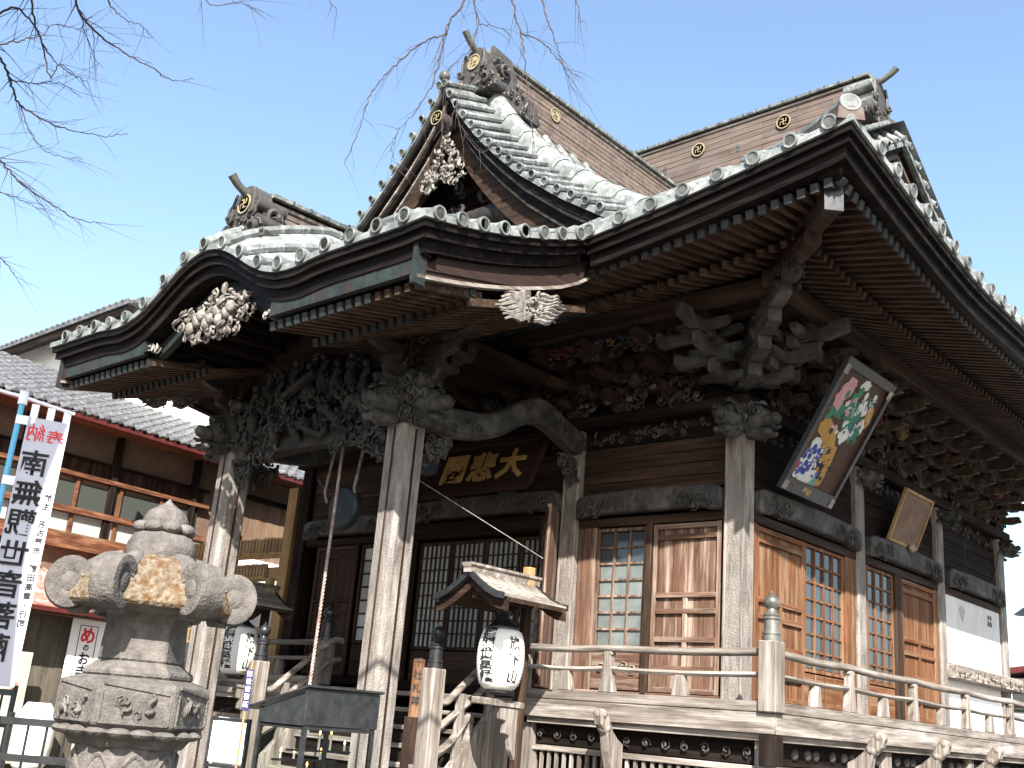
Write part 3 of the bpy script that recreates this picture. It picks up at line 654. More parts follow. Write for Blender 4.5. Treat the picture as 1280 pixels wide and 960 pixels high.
# bow shaped head beams with carved ends
def koryo(O, D, N, L, z0=4.54, h=.34, seed=0):
    O, D, N = V(O), V(D), V(N); top = lambda t: z0+h+.03*sin(pi*t)-.07*(abs(2*t-1)**24); bot = lambda t: z0+(.055 if .13 < t < .87 else .055*max(0, (min(t, 1-t)-.06)/.07))
    n = 40; poly = [(L*t, bot(t)) for t in lin(0, 1, n)]+[(L*t, top(t)) for t in lin(1, 0, n)]
    mb = MB(); mb.prism(poly, O-N*.06, D, UZ, N, .2); o = part('head_beam', mb, M_['greycarve'], hall, bevel=.02)
    mb = MB()
    for q in (0, 1):
        c = .16 if q == 0 else .84
        for k in range(9):
            scroll(mb, O+D*(L*(c+(-.1+.025*k)*(1 if q else -1)))+UZ*(z0+.14+.09*sin(k*1.3))+N*.145, D, UZ, N, .06+.02*(k % 3), .014, 1.3, 1-2*(k % 2), k, 9, 4)
        mb.tube([O+D*(L*(c+.12*(1 if not q else -1)*(t/8*2-1)))+UZ*(z0+.07+.12*abs(sin(t*.9)))+N*.142 for t in range(9)], .012, 4)
    part('beam_scrolls', mb, M_['greycarve'], o, local=True, smooth=1); return o
for i, (a, b) in enumerate(fx): koryo((a, -.06, 0), (1, 0, 0), (0, -1, 0), b-a, 4.54 if i != 1 else 4.68, seed=i)
for i, (a, b) in enumerate(sy_): koryo((.11, a, 0), (0, 1, 0), (1, 0, 0), b-a, seed=i+3)
# ---- front right bay
def latt(name, O, D, N, w_, h, cols, rows, mt, pane, par=None, t=.028, fr_=.05, pieces=True):
    """lattice window: frame, bars, panes"""
    O, D, N = V(O), V(D), V(N); mb = MB()
    def r(u0, u1, v0, v1, d0, d1, m=None): 
        m = m or mb; c = O+D*((u0+u1)/2)+UZ*((v0+v1)/2)+N*((d0+d1)/2); m.box(c, (u1-u0, d1-d0, v1-v0), M=Matrix((D, N, UZ)).transposed().to_4x4())
    r(0, fr_, 0, h, -.02, .03); r(w_-fr_, w_, 0, h, -.02, .03); r(fr_, w_-fr_, 0, fr_, -.02, .03); r(fr_, w_-fr_, h-fr_, h, -.02, .03)
    o = part(name, mb, mt, hall, bevel=.004)
    iw, ih = w_-2*fr_, h-2*fr_
    for i in range(1, cols):
        m = MB(); u = fr_+iw*i/cols; r(u-t/2, u+t/2, fr_, h-fr_, -.008, .022, m); part('glazing_bar', m, mt, o, local=True)
    for j in range(1, rows):
        m = MB(); v = fr_+ih*j/rows; r(fr_, w_-fr_, v-t/2, v+t/2, -.004, .017, m); part('glazing_bar', m, mt, o, local=True)
    if pieces:
        for i in range(cols):
            for j in range(rows):
                m = MB(); u, v = fr_+iw*i/cols, fr_+ih*j/rows; e = rnd.uniform(-.0015, .0015); r(u+t/2, u+iw/cols-t/2, v+t/2, v+ih/rows-t/2, -.012+e, -.009+e, m); part('pane', m, pane[j] if isinstance(pane, list) else pane, o, local=True)
    else:
        m = MB(); r(fr_, w_-fr_, fr_, h-fr_, -.015, -.01, m); part('pane', m, pane, o, local=True)
    return o
def jamb(O, D, N, u0, u1, z0, z1, mt, d0=-.04, d1=.05, name='door_frame', par=None):
    O, D, N = V(O), V(D), V(N); mb = MB(); c = O+D*((u0+u1)/2)+UZ*((z0+z1)/2)+N*((d0+d1)/2)
    mb.box(c, (u1-u0, d1-d0, z1-z0), M=Matrix((D, N, UZ)).transposed().to_4x4()); return part(name, mb, mt, par or hall, local=bool(par), bevel=.006)
def pdoor(O, D, N, u0, u1, z0, z1, ax, mt, cross=True):
    """panelled door leaf: planks behind rails"""
    o = jamb(O, D, N, u0, u0+.07, z0, z1, mt['z'], 0, .05, 'door'); w_ = u1-u0
    jamb(O, D, N, u1-.07, u1, z0, z1, mt['z'], 0, .05, 'stile', o)
    n = 4
    for k in range(n): jamb(O, D, N, u0+.07+(w_-.14)*k/n+.002, u0+.07+(w_-.14)*(k+1)/n-.002, z0, z1, mt['z'], -.01, .012+.003*(k % 2), 'plank', o)
    H = z1-z0; rails = [0, .125, .29, .455, .55, .90, .965]
    for f in rails: jamb(O, D, N, u0+.07, u1-.07, z0+H*f, z0+H*f+.07, mt[ax], .015, .055, 'rail', o)
    jamb(O, D, N, (u0+u1)/2-.035, (u0+u1)/2+.035, z0+.07, z0+H*.55, mt['z'], .015, .052, 'stile', o)
    return o
FO, FD, FN = (0, 0, 0), (1, 0, 0), (0, -1, 0)
SO, SDr, SN = (.06, 0, 0), (0, 1, 0), (1, 0, 0)
og['x']; 
jamb(FO, FD, FN, -2.61, -2.3, 2.05, 4.45, fd['z'], -.02, .06); jamb(FO, FD, FN, -1.4, -1.3, 2.05, 4.45, br['z'], -.02, .09, 'door_frame')
jamb(FO, FD, FN, -2.61, -.14, 4.42, 4.54, br['x'], -.03, .08, 'lintel'); jamb(FO, FD, FN, -2.61, -.14, 2.0, 2.12, fd['x'], -.03, .09, 'sill')
latt('lattice_window', (-2.29, -.0, 2.68), FD, FN, .88, 1.72, 3, 7, fd['z'], [M_['glass2']]*5+[M_['glass']]*2)
jamb(FO, FD, FN, -2.29, -1.41, 2.14, 2.66, fd['x'], -.02, .02, 'door_panel')
mb = MB(); 
for k, (u, f) in enumerate(((-2.12, 1), (-1.98, -1), (-1.86, 1), (-1.72, -1), (-1.58, 1))): scroll(mb, V((u, -.03, 2.42+.03*(k % 2))), V((1, 0, 0)), UZ, V((0, -1, 0)), .085, .012, 1.3, f, k)
part('panel_scrolls', mb, M_['carvelight'], hall, smooth=1)
pdoor(FO, FD, FN, -1.29, -.2, 2.13, 4.41, 'x', fd)
# ---- centre bay: folding lattice doors
jamb(FO, FD, FN, -6.31, -2.95, 4.42, 4.68, dk['x'], -.03, .08, 'lintel'); jamb(FO, FD, FN, -6.31, -2.95, 1.96, 2.1, dk['x'], -.03, .1, 'sill')
for a in (-6.31, -3.1): jamb(FO, FD, FN, a, a+.15, 2.1, 4.42, br['z'], -.02, .08)
for i in range(4):
    a = -6.14+i*.76
    l = latt('lattice_door', (a, .1, 2.62), FD, FN, .74, 1.76, 6, 8, br['z'], M_['paper'], t=.02, pieces=False)
    jamb((0, .1, 0), FD, FN, a, a+.74, 2.1, 2.6, br['x'], -.02, .02, 'door_panel')
# open door leaf seen edge-on
HD, ND = V((-2.98, -.14, 0)), V((-2.62, -.78, 0))
ol = MB(); ol.bar(HD+UZ*3.38, ND+UZ*3.38, .06, 2.56); dl = part('open_door_leaf', ol, fd['z'], hall, bevel=.01)
F2 = V((-3.24, -.2, 0)); dd = (ND-F2); nn = V((dd.y, -dd.x, 0)).normalized()*-1
ol = MB()
for a_, b_ in ((0, .1), (.9, 1)): ol.bar(F2+dd*a_+UZ*3.36, F2+dd*b_+UZ*3.36, .05, 2.5)
for z in (2.15, 2.5, 4.5): ol.bar(F2+UZ*z, ND+UZ*z, .05, .1)
dl = part('open_door_leaf', ol, br['z'], hall)
for k in range(1, 5): m = MB(); m.bar(F2+dd*(k/5)+UZ*3.5, F2+dd*(k/5+.03)+UZ*3.5, .03, 1.95); part('glazing_bar', m, br['z'], dl, local=True)
for k in range(1, 9): m = MB(); m.bar(F2+UZ*(2.5+k*.222), ND+UZ*(2.5+k*.222), .026, .02); part('glazing_bar', m, br['z'], dl, local=True)
m = MB(); m.bar(F2+UZ*3.5, ND+UZ*3.5, .008, 1.95); part('pane', m, M_['paper'], dl, local=True)
# left bay
jamb(FO, FD, FN, XL+.14, -6.65, 4.42, 4.54, dk['x'], -.03, .08, 'lintel'); jamb(FO, FD, FN, XL+.14, -6.65, 2.0, 2.12, dk['x'], -.03, .09, 'sill')
latt('lattice_window', (-7.55, 0, 2.68), FD, FN, .86, 1.72, 3, 7, br['z'], M_['paper'])
jamb(FO, FD, FN, -7.55, -6.69, 2.14, 2.66, br['x'], -.02, .02, 'door_panel')
pdoor(FO, FD, FN, -8.8, -7.65, 2.13, 4.41, 'x', br)
# ---- right side wall
for (a, b) in sy_: jamb(SO, SDr, SN, a, b, 4.42, 4.54, br['y'], -.03, .08, 'lintel'); jamb(SO, SDr, SN, a, b, 2.0, 2.12, og['y'], -.03, .09, 'sill')
pdoor(SO, SDr, SN, .34, 1.72, 2.13, 4.41, 'y', og)
jamb(SO, SDr, SN, .2, .33, 2.1, 4.42, og['z'], -.02, .06); jamb(SO, SDr, SN, 3.05, 3.38, 2.1, 4.42, og['z'], -.02, .06)
latt('lattice_window', (.06, 1.76, 2.6), SDr, SN, 1.27, 1.81, 4, 7, og['z'], M_['glass'])
jamb(SO, SDr, SN, 1.76, 3.03, 2.13, 2.58, og['y'], -.02, .02, 'door_panel')
for u in (2.1, 2.4, 2.7): jamb(SO, SDr, SN, u-.02, u+.02, 2.13, 2.58, og['z'], .02, .035, 'panel_stile')
jamb(SO, SDr, SN, 3.72, 3.84, 2.1, 4.42, og['z'], -.02, .06)
latt('lattice_window', (.06, 3.85, 2.6), SDr, SN, 1.02, 1.81, 3, 7, og['z'], M_['glass'])
jamb(SO, SDr, SN, 3.85, 4.87, 2.13, 2.58, og['y'], -.02, .02, 'door_panel')
jamb(SO, SDr, SN, 4.89, 5.15, 2.1, 4.42, br['z'], -.02, .07); pdoor(SO, SDr, SN, 5.17, 6.62, 2.13, 4.41, 'y', og); jamb(SO, SDr, SN, 6.62, 6.73, 2.1, 4.42, og['z'], -.02, .06)
B('plaster_wall', .0, .06, 7.07, 10.03, 2.12, 4.42, M_['plaster'])
# notice sheet hung on the plaster wall, with ink
nb = thing('notice_board', 'white notice board with a grey fan crest between the last posts of the side wall', 'notice board', (.1, 8.55, 3.2))
M_['boardw'] = nmat('white_board_paint', (.60, .60, .60), (.86, .86, .86), (.74, .73, .70), 5, (1, 1, .4), .8, .05, big=.12, rand=.03)
for q in range(3): mb = MB(); mb.bb(.075, .11, 7.12+q*.955, 7.12+q*.955+.95, 3.22, 4.5); part('board', mb, M_['boardw'], nb)
mb = MB(); mb.prism([(0, -.02), (.17, .2), (.0, .3), (-.17, .22)], (.112, 7.95, 4.02), (0, 1, 0), UZ, (1, 0, 0), .004); part('fan_crest', mb, flat('grey_print', (.3, .3, .28)), nb)
for k in range(2): inst('inscription', text_mesh('奉\n納', .11, M_['ink'], .02, .002), nb, frame((.113, 9.35+k*.13, 4.2), (0, 1, 0), UZ))
# ledge under the notice
lb = MB(); lb.bb(.12, .34, 6.95, 10.5, 2.93, 3.18); ld = part('carved_ledge', lb, gy['y'], hall, bevel=.02)
mb = MB(); carve(mb, (.345, 7.0, 2.97), (0, 1, 0), UZ, (1, 0, 0), 3.4, .16, 50, .03, .06, .01, None, 77); part('ledge_carving', mb, gy['y'], ld, local=True, smooth=1)
# ================================================================== bracket sets under the eaves
BZ = 6.1
blk = MB(); blk.add([(-.075, -.075, 0), (.075, -.075, 0), (.075, .075, 0), (-.075, .075, 0), (-.105, -.105, .07), (.105, -.105, .07), (.105, .105, .07), (-.105, .105, .07), (-.105, -.105, .14), (.105, -.105, .14), (.105, .105, .14), (-.105, .105, .14)],
    [(3, 2, 1, 0), (8, 9, 10, 11)]+[(i, (i+1) % 4, 4+(i+1) % 4, 4+i) for i in range(4)]+[(4+i, 4+(i+1) % 4, 8+(i+1) % 4, 8+i) for i in range(4)]); BLK = blk.mesh('bearing_block', bkw)
BLK2 = blk.mesh('bearing_block_b', br['x'])
def arm_poly(L, h): 
    n = 5; return [(-L/2+.0, h), (L/2, h), (L/2, h*.55)]+[(L/2-.22*(1-cos(t*pi/2/n))-.02*t/n, h*.5*(1-t/n)) for t in range(1, n+1)][::1]+[(-L/2+.22*(1-cos(t*pi/2/n))+.02*t/n, h*.5*(1-t/n)) for t in range(n, 0, -1)]+[(-L/2, h*.55)]
ARMS = {}
def bset():
    """arms of a three-step bracket set; -Y outward, origin at wall plate"""
    m = MB()
    for i in range(3):
        o = .33*i; z = .26*i+.14
        m.prism(arm_poly(.78-.0*i, .13), (0, -o+.05, z), (1, 0, 0), UZ, (0, -1, 0), .1)
        m.prism([(-.1, .13), (.33*(i+1)+.16, .13), (.33*(i+1)+.2, .02), (.33*(i+1), -.02), (.33*(i+1)-.18, 0), (-.1, 0)], (-.05, 0, z), (0, -1, 0), UZ, (1, 0, 0), .1)
    m.prism([(-.1, .12), (1.2, -.02), (1.26, -.12), (1.1, -.12), (-.1, .0)], (-.045, 0, .86), (0, -1, 0), UZ, (1, 0, 0), .09)
    return m
AX = bset().mesh('bracket_arms', [br['y']]); AY = bset().mesh('bracket_arms', [bkw])
def place_set(x, y, rz, me, blocks=True):
    Mx = Matrix.Translation((x, y, BZ)) @ Matrix.Rotation(rz, 4, 'Z'); o = inst('bracket_set', me, hall, Mx)
    if blocks:
        inst('bearing_block', BLK, o, Mx @ Matrix.Translation((0, 0, 0)) @ Matrix.Scale(1.35, 4))
        for i in range(3):
            for q in (-.33, 0, .33): inst('bearing_block', BLK2 if (i+int(q*9)) % 2 else BLK, o, Mx @ Matrix.Translation((q, -.33*i, .26*i+.27)))
    return o
for k, x in enumerate([-.95, -1.9, -2.78, -3.7, -4.63, -5.56, -6.48, -7.4, -8.35]): place_set(x, -.05, 0, AX, k < 7)
for k, y in enumerate([.95, 1.8, 2.65, 3.55, 4.4, 5.25, 6.08, 6.9, 7.75, 8.55, 9.4, 10.2]): place_set(.05, y, pi/2, AY, True)
# corner set
cm = MB()
for i in range(4):
    z = .22*i+.1; L = .42*(i+1)
    D = V((1, -1, 0)).normalized(); S_ = V((1, 1, 0)).normalized()
    cm.prism([(-.1, .15), (L+.1, .15), (L+.16, .2), (L+.32, .17), (L+.32, .0), (L+.1, -.05), (-.1, 0)], V((.05, -.05, BZ+z))-S_*.09, D, UZ, S_, .18)
    if i < 3:
        for (a, b) in (((1, 0, 0), (0, 1, 0)), ((0, -1, 0), (1, 0, 0))):
            a, b = V(a), V(b); LL = .4*i+.5
            cm.prism([(-.1, .13), (LL, .13), (LL+.05, .19), (LL+.28, .2), (LL+.28, .03), (LL, -.04), (-.1, 0)], V((.05, -.05, BZ+.26*i+.14))-b*.05, a, UZ, b, .1)
            for j in range(i+1):
                cm.prism(arm_poly(.8, .13), V((.05, -.05, BZ+.26*i+.14))+a*(.33*(j+1))-a*.05, b, UZ, a, .1)
co = part('bracket_set', cm, M_['greycarve'], hall)
for i in range(3):
    for a in ((1, 0), (0, -1), (1, -1)):
        for j in range(i+2): inst('bearing_block', BLK2 if j % 2 else BLK, co, Matrix.Translation((.05+a[0]*.33*j, -.05+a[1]*.33*j, BZ+.27+.26*i)))
# long arms that protrude sideways near the corner
for (x, y, z, dx, dy) in ((-.2, -.72, 6.42, -1, 0), (-.35, -.95, 6.68, -1, 0), (.62, .1, 6.38, 0, 1), (.9, .25, 6.66, 0, 1)):
    m = MB(); d = V((dx, dy, 0)); s = V((dy, -dx, 0))
    m.prism([(-.5, .14), (0, .1), (.2, .12), (.38, .2), (.38, .04), (.3, -.05), (0, -.02), (-.5, 0)], V((x, y, z))-s*.06, d, UZ, s, .12); part('carved_arm_end', m, M_['greycarve'], hall)
# long horizontal timbers of the steps
for i in range(3):
    o = .33*i+.05; z = BZ+.26*i+.42
    B('step_beam', XL-.2, o+.35, -o-.05, -o+.05, z, z+.1, br['x']); B('step_beam', o-.05, o+.05, -o-.3, YB+.3, z, z+.1, dk['y'])
B('eave_purlin', XL-1.2, 1.5, -1.32, -1.16, 6.98, 7.2, br['x']); B('eave_purlin', 1.16, 1.32, -1.5, YB+1.3, 6.98, 7.2, br['y'])
B('eave_backing', XL, .0, -.0, .1, 6.09, 7.7, dk['x']); B('eave_backing', -.06, .02, .1, YB, 6.09, 7.7, dk['y'])
for i in range(2):          # sloping boards between purlin and steps
    pass
mb = MB(); mb.add([(XL-1, -1.16, 7.02), (1.16, -1.16, 7.02), (.8, -.8, 6.92), (XL-1, -.8, 6.92)], [(0, 1, 2, 3)]); mb.add([(1.16, -1.16, 7.02), (1.16, YB+1, 7.02), (.8, YB+1, 6.92), (.8, -.8, 6.92)], [(0, 1, 2, 3)]); part('cove_boards', mb, dk['x'], hall)
# painted dragon and cloud carvings between bracket sets
pc = [nmat('painted_red', (.06, .012, .01), (.12, .03, .022), None, 12, (1, 1, 1), .8), nmat('painted_blue', (.015, .02, .06), (.04, .045, .13), None, 12, (1, 1, 1), .8), nmat('painted_green', (.015, .025, .015), (.04, .05, .03), None, 12, (1, 1, 1), .8), nmat('painted_ochre', (.07, .04, .02), (.15, .1, .05), None, 12, (1, 1, 1), .8)]
for i in range(4):
    mb = MB(); a = [(-2.7, .8, 6.85), (-1.9, 1.5, 6.95), (-2.4, 1.6, 6.8), (-2.8, 2.0, 6.82)][i]
    carve(mb, (a[0], -.92, a[2]), (1, 0, 0), UZ, (0, -1, 0), a[1], .22, 22, .04, .08, .04, None, 60+i)
    part('painted_carving', mb, pc[i], hall, smooth=1, kind='stuff')
for k in range(9):          # little carved figures and beasts in the side bracket zone
    mb = MB(); y = 1.4+k*.95; mb.ball((.55, y, 6.62), (.1, .12, .12), 8, 6); carve(mb, (.6, y-.2, 6.5), (0, 1, 0), UZ, (1, 0, 0), .4, .28, 10, .03, .06, .05, None, 90+k); part('bracket_carving', mb, pc[3] if k % 3 == 0 else (M_['carve'] if k % 3 == 1 else pc[0]), hall, smooth=1)
for k in range(5):
    mb = MB(); x = -1.4-k*.95; mb.ball((x, -.5, 6.45), (.12, .1, .12), 8, 6); carve(mb, (x-.22, -.5, 6.15), (1, 0, 0), UZ, (0, -1, 0), .44, .4, 16, .03, .07, .05, None, 190+k); part('bracket_carving', mb, M_['carve'], hall, smooth=1)
for i in range(4):
    mb = MB(); carve(mb, (-.4-i*1.0-1.0, -.16, 6.12), (1, 0, 0), UZ, (0, -1, 0), 1.0, .75, 46, .05, .1, .1, None, 500+i); part('relief_panel', mb, M_['greycarve'] if i % 2 else bkw, hall, smooth=1, kind='stuff')
    mb = MB(); carve(mb, (-.4-i*1.0-1.0, -.86, 6.72), (1, 0, 0), UZ, (0, -1, .3), 1.0, .3, 30, .04, .08, .05, None, 520+i); part('relief_panel', mb, bkw, hall, smooth=1, kind='stuff')
for i in range(9):
    mb = MB(); carve(mb, (.12, .5+i*1.1, 6.12), (0, 1, 0), UZ, (1, 0, 0), 1.1, .75, 40, .05, .1, .1, None, 540+i); part('relief_panel', mb, bkw, hall, smooth=1, kind='stuff')
# votive slips pasted among the brackets
for k in range(26):
    x = -.5-rnd.random()*3.2; z = rnd.choice((6.2, 6.33, 6.56, 6.84)); mb = MB(); mb.bb(x, x+.1, -.34, -.335, z, z+.06); part('votive_slip', mb, rnd.choice((M_['beige'], br['x'], M_['carve'])), hall)
# hip beams
D = V((1, -1, 0)).normalized(); S_ = V((1, 1, 0)).normalized()
mb = MB(); mb.bar(V((2.66, -2.66, 7.27)), V((1.9, -1.9, 7.33)), .2, .3); mb.bar(V((1.9, -1.9, 7.36)), V((.6, -.6, 7.44)), .2, .22); hbm = part('hip_beam', mb, br['y'], hall, bevel=.012)
mb = MB(); mb.bar(V((2.67, -2.67, 7.27)), V((2.63, -2.63, 7.27)), .212, .312); part('hip_beam_shoe', mb, M_['black'], hbm, local=True)
mb = MB(); mb.bar(V((2.2, -2.2, 7.15)), V((.7, -.7, 7.28)), .2, .26); hb2 = part('lower_hip_beam', mb, br['y'], hall, bevel=.012)
mb = MB(); beast(mb, (1.5, -1.5, 7.02), D, 1.0, 5); part('hip_beast', mb, M_['carve'], hb2, local=True, smooth=1)
# carved heads at the wall plate
def head(p, d, s, seed, mt='carve', tusk=True, trunk=False): mb = MB(); beast(mb, p, d, s, seed, tusk, trunk); return part('carved_beast_head', mb, M_['greycarve'], hall, smooth=1.2)
head((.08, -.06, 5.74), (1, 0, 0), 1.2, 1); head((.06, -.08, 5.74), (0, -1, 0), 1.2, 2)
mb = MB(); mb.box((.03, .0, 5.72), (.4, .4, .3)); carve(mb, (-.2, -.24, 5.55), (1, 0, 0), UZ, (0, -1, 0), .46, .4, 24, .05, .08, .05, None, 400); carve(mb, (.26, -.2, 5.55), (0, 1, 0), UZ, (1, 0, 0), .46, .4, 24, .05, .08, .05, None, 401); part('carved_capital', mb, M_['greycarve'], hall, smooth=1)
for k, y in enumerate(PYS): head((.15, y, 5.74), (1, 0, 0), .8, 10+k)
head((.03, 10.3, 5.74), (0, 1, 0), .9, 15)
# ================================================================== porch
CX = (-2.75, -6.5)
fs = M_['column']
for x in CX:
    mb = MB(); c = .045; a = .19
    oct_ = [(a-c, -a), (a, -a+c), (a, a-c), (a-c, a), (-a+c, a), (-a, a-c), (-a, -a+c), (-a+c, -a)]
    mb.prism(oct_, (x, -3.58, .25), (1, 0, 0), (0, 1, 0), UZ, 5.05); col = part('porch_column', mb, fs, hall)
    m = MB(); m.box((x, -3.58, .14), (.62, .62, .28)); part('column_base', m, M_['stone'], col, local=True)
    m = MB(); m.box((x, -3.58, .32), (.42, .42, .16)); part('metal_shoe', m, M_['black'], col, local=True)
    for q in (0, 1):
        m = MB(); dd = (1, 0, 0) if q == 0 else (0, -1, 0)
        m.box((x+(.194 if q == 0 else 0), -3.58-(.194 if q else 0), 2.7), (.012 if q == 0 else .03, .012 if q else .03, 4.7)); part('corner_strip', m, br['z'], col, local=True)
# front beam between the porch columns
n = 30; za = lambda t: 4.86+.16*sin(pi*t)**.7 if 0 < t < 1 else 4.86
poly = [(t*3.4, za(t)) for t in lin(0, 1, n)]+[(t*3.4, 5.38+.06*sin(pi*t)) for t in lin(1, 0, n)]
mb = MB(); mb.prism(poly, (-6.33, -3.47, 0), (1, 0, 0), UZ, (0, -1, 0), .24); fb = part('porch_front_beam', mb, M_['carve'], hall, bevel=.02)
for g, X in ((1, -6.3), (-1, -2.95)):
    mb = MB(); carve(mb, (X if g > 0 else X-1.1, -3.72, 4.92), (1, 0, 0), UZ, (0, -1, 0), 1.1, .5, 70, .05, .11, .06, None, 120+g)
    part('beam_scrolls', mb, M_['greycarve'], fb, local=True, smooth=1)
mb = MB()          # dragons lying on the beam: long twisting bodies
for g in (1, -1):
    x0 = XM+g*1.85; pts = []; 
    for k in range(26): t = k/25; pts.append((x0-g*1.75*t+.12*sin(k*.9), -3.82-.1*sin(k*.8), 5.3+.24*sin(k*.75)*(1-t*.3)))
    mb.tube(pts, [.1-.002*k for k in range(26)], 8)
    for k in range(1, 25): p = V(pts[k]); mb.tube([p+V((0, -.05, .07)), p+V((-g*.05, -.08, .13)), p+V((-g*.1, -.06, .16))], [.03, .02, .004], 4)
carve(mb, (-6.2, -3.8, 5.2), (1, 0, 0), UZ, (0, -1, 0), 3.2, .55, 120, .05, .11, .14, None, 131)
part('dragon_carving', mb, M_['carve'], fb, local=True, smooth=1)
mb = MB()          # figures group over the beam
for k in range(9):
    x = -5.9+k*.31; z = 5.72+.1*(k % 2)+.15*sin(k/8*pi); mb.tube([(x, -3.75, z-.22), (x, -3.8, z), (x+.03, -3.82, z+.2)], [.12, .1, .05], 7); mb.ball((x+.03, -3.84, z+.28), .06, 8, 6); mb.tube([(x, -3.85, z+.1), (x+.13, -3.95, z+.02), (x+.18, -3.92, z+.14)], [.035, .03, .02], 5)
carve(mb, (-6.1, -3.72, 5.6), (1, 0, 0), UZ, (0, -1, 0), 3.0, .75, 120, .05, .1, .15, lambda u, v: v < .35+.65*sin(pi*u), 141)
mb.bar((-5.0, -3.95, 5.72), (-4.35, -3.95, 5.98), .08, .08); part('figure_carving', mb, M_['carve'], hall, smooth=1)
mb = MB(); n = 24
poly = [(t*3.6, 6.0+.33*sin(pi*t)**.8 if 0 < t < 1 else 6.0) for t in lin(0, 1, n)]+[(t*3.6, 6.3+.5*sin(pi*t)) for t in lin(1, 0, n)]
mb.prism(poly, (-6.43, -3.5, .0), (1, 0, 0), UZ, (0, -1, 0), .2); ub = part('porch_upper_beam', mb, br['x'], hall, bevel=.02)
mb = MB()
for k in range(8): scroll(mb, V((-6.1+k*.42, -3.72, 6.35+.3*sin(pi*(k+.5)/8))), V((1, 0, 0)), UZ, V((0, -1, 0)), .09, .014, 1.5, 1-2*(k % 2), k)
part('beam_scrolls', mb, M_['ink'], ub, local=True, smooth=1)
B('porch_back_beam', -6.4, -2.9, -3.5, -3.4, 5.3, 6.6, dk['x'])
# column heads: capitals, animals, brackets
for gi, x in enumerate(CX):
    g = 1 if gi == 0 else -1
    mb = MB(); carve(mb, (x-.32, -3.8, 5.1), (1, 0, 0), UZ, (0, -1, 0), .64, .55, 50, .05, .1, .08, None, 150+gi); carve(mb, (x+.22, -3.9, 5.1), (0, 1, 0), UZ, (1, 0, 0), .64, .55, 50, .05, .1, .08, None, 152+gi); mb.box((x, -3.58, 5.45), (.4, .4, .7))
    part('carved_capital', mb, M_['greycarve'], hall, smooth=1)
    head((x+g*.12, -3.6, 5.35), (g, 0, 0), 1.35, 20+gi); head((x, -3.7, 5.32), (0, -1, 0), 1.3, 24+gi); head((x+g*.2, -3.66, 5.62), (g, -.2, 0), .8, 44+gi, trunk=True)
    head((x+.0, -3.72, 5.75), (-g, -.5, 0), .9, 34+gi)
    mb = MB(); carve(mb, (x-g*.2-(.55 if g > 0 else 0), -3.6, 4.62), (1, 0, 0), UZ, (0, -1, 0), .55, .42, 42, .05, .09, .1, lambda u, v: ((1-u) if g > 0 else u) > .35-v*.6 if 0 else (u if g > 0 else 1-u)+v > .75, 160+gi); part('spandrel_carving', mb, M_['greycarve'], hall, smooth=1)
    mb = MB(); carve(mb, (x, -3.36, 4.62), (0, 1, 0), UZ, (1, 0, 0), .5, .42, 40, .05, .09, .1, lambda u, v: (1-u)+v > .75, 170+gi); carve(mb, (x+.1, -3.36, 4.7), (0, 1, 0), UZ, (1, 0, 0), .45, .38, 30, .05, .09, .08, lambda u, v: (1-u)+v > .75, 171+gi); part('spandrel_carving', mb, M_['greycarve'], hall, smooth=1)
    # brackets fanning up
    o = MB()
    for i in range(3):
        L = .5+.28*i; z = 5.72+.26*i
        o.prism(arm_poly(2*L, .15), (x, -3.52, z), (1, 0, 0), UZ, (0, -1, 0), .12); o.prism(arm_poly(2*L, .15), (x-.06, -3.58, z+.002), (0, 1, 0), UZ, (1, 0, 0), .12)
    bo = part('bracket_set', o, M_['carve'], hall)
    for i in range(3):
        L = .5+.28*i; z = 5.86+.26*i
        for dx, dy in ((0, 0), (L-.1, 0), (-L+.1, 0), (0, L-.1), (0, -L+.1)): inst('bearing_block', BLK2, bo, Matrix.Translation((x+dx, -3.58+dy, z)))
    mb = MB(); carve(mb, (x-.5, -3.72, 5.9), (1, 0, 0), UZ, (0, -1, 0), 1.0, .6, 46, .05, .1, .1, lambda u, v: abs(u-.5) < .2+.3*v, 180+gi); carve(mb, (x+.14, -4.0, 5.9), (0, 1, 0), UZ, (1, 0, 0), 1.0, .6, 46, .05, .1, .1, lambda u, v: abs(u-.5) < .2+.3*v, 182+gi); part('cloud_carving', mb, br['x'], hall, smooth=1)
B('porch_purlin', XM-3.6, XM+3.6, -3.68, -3.5, 6.5, 6.68, br['x'])
B('porch_side_beam', -2.84, -2.66, -5.2, -1.0, 6.42, 6.6, dk['y']); B('porch_side_beam', -6.59, -6.41, -5.2, -1.0, 6.42, 6.6, dk['y'])
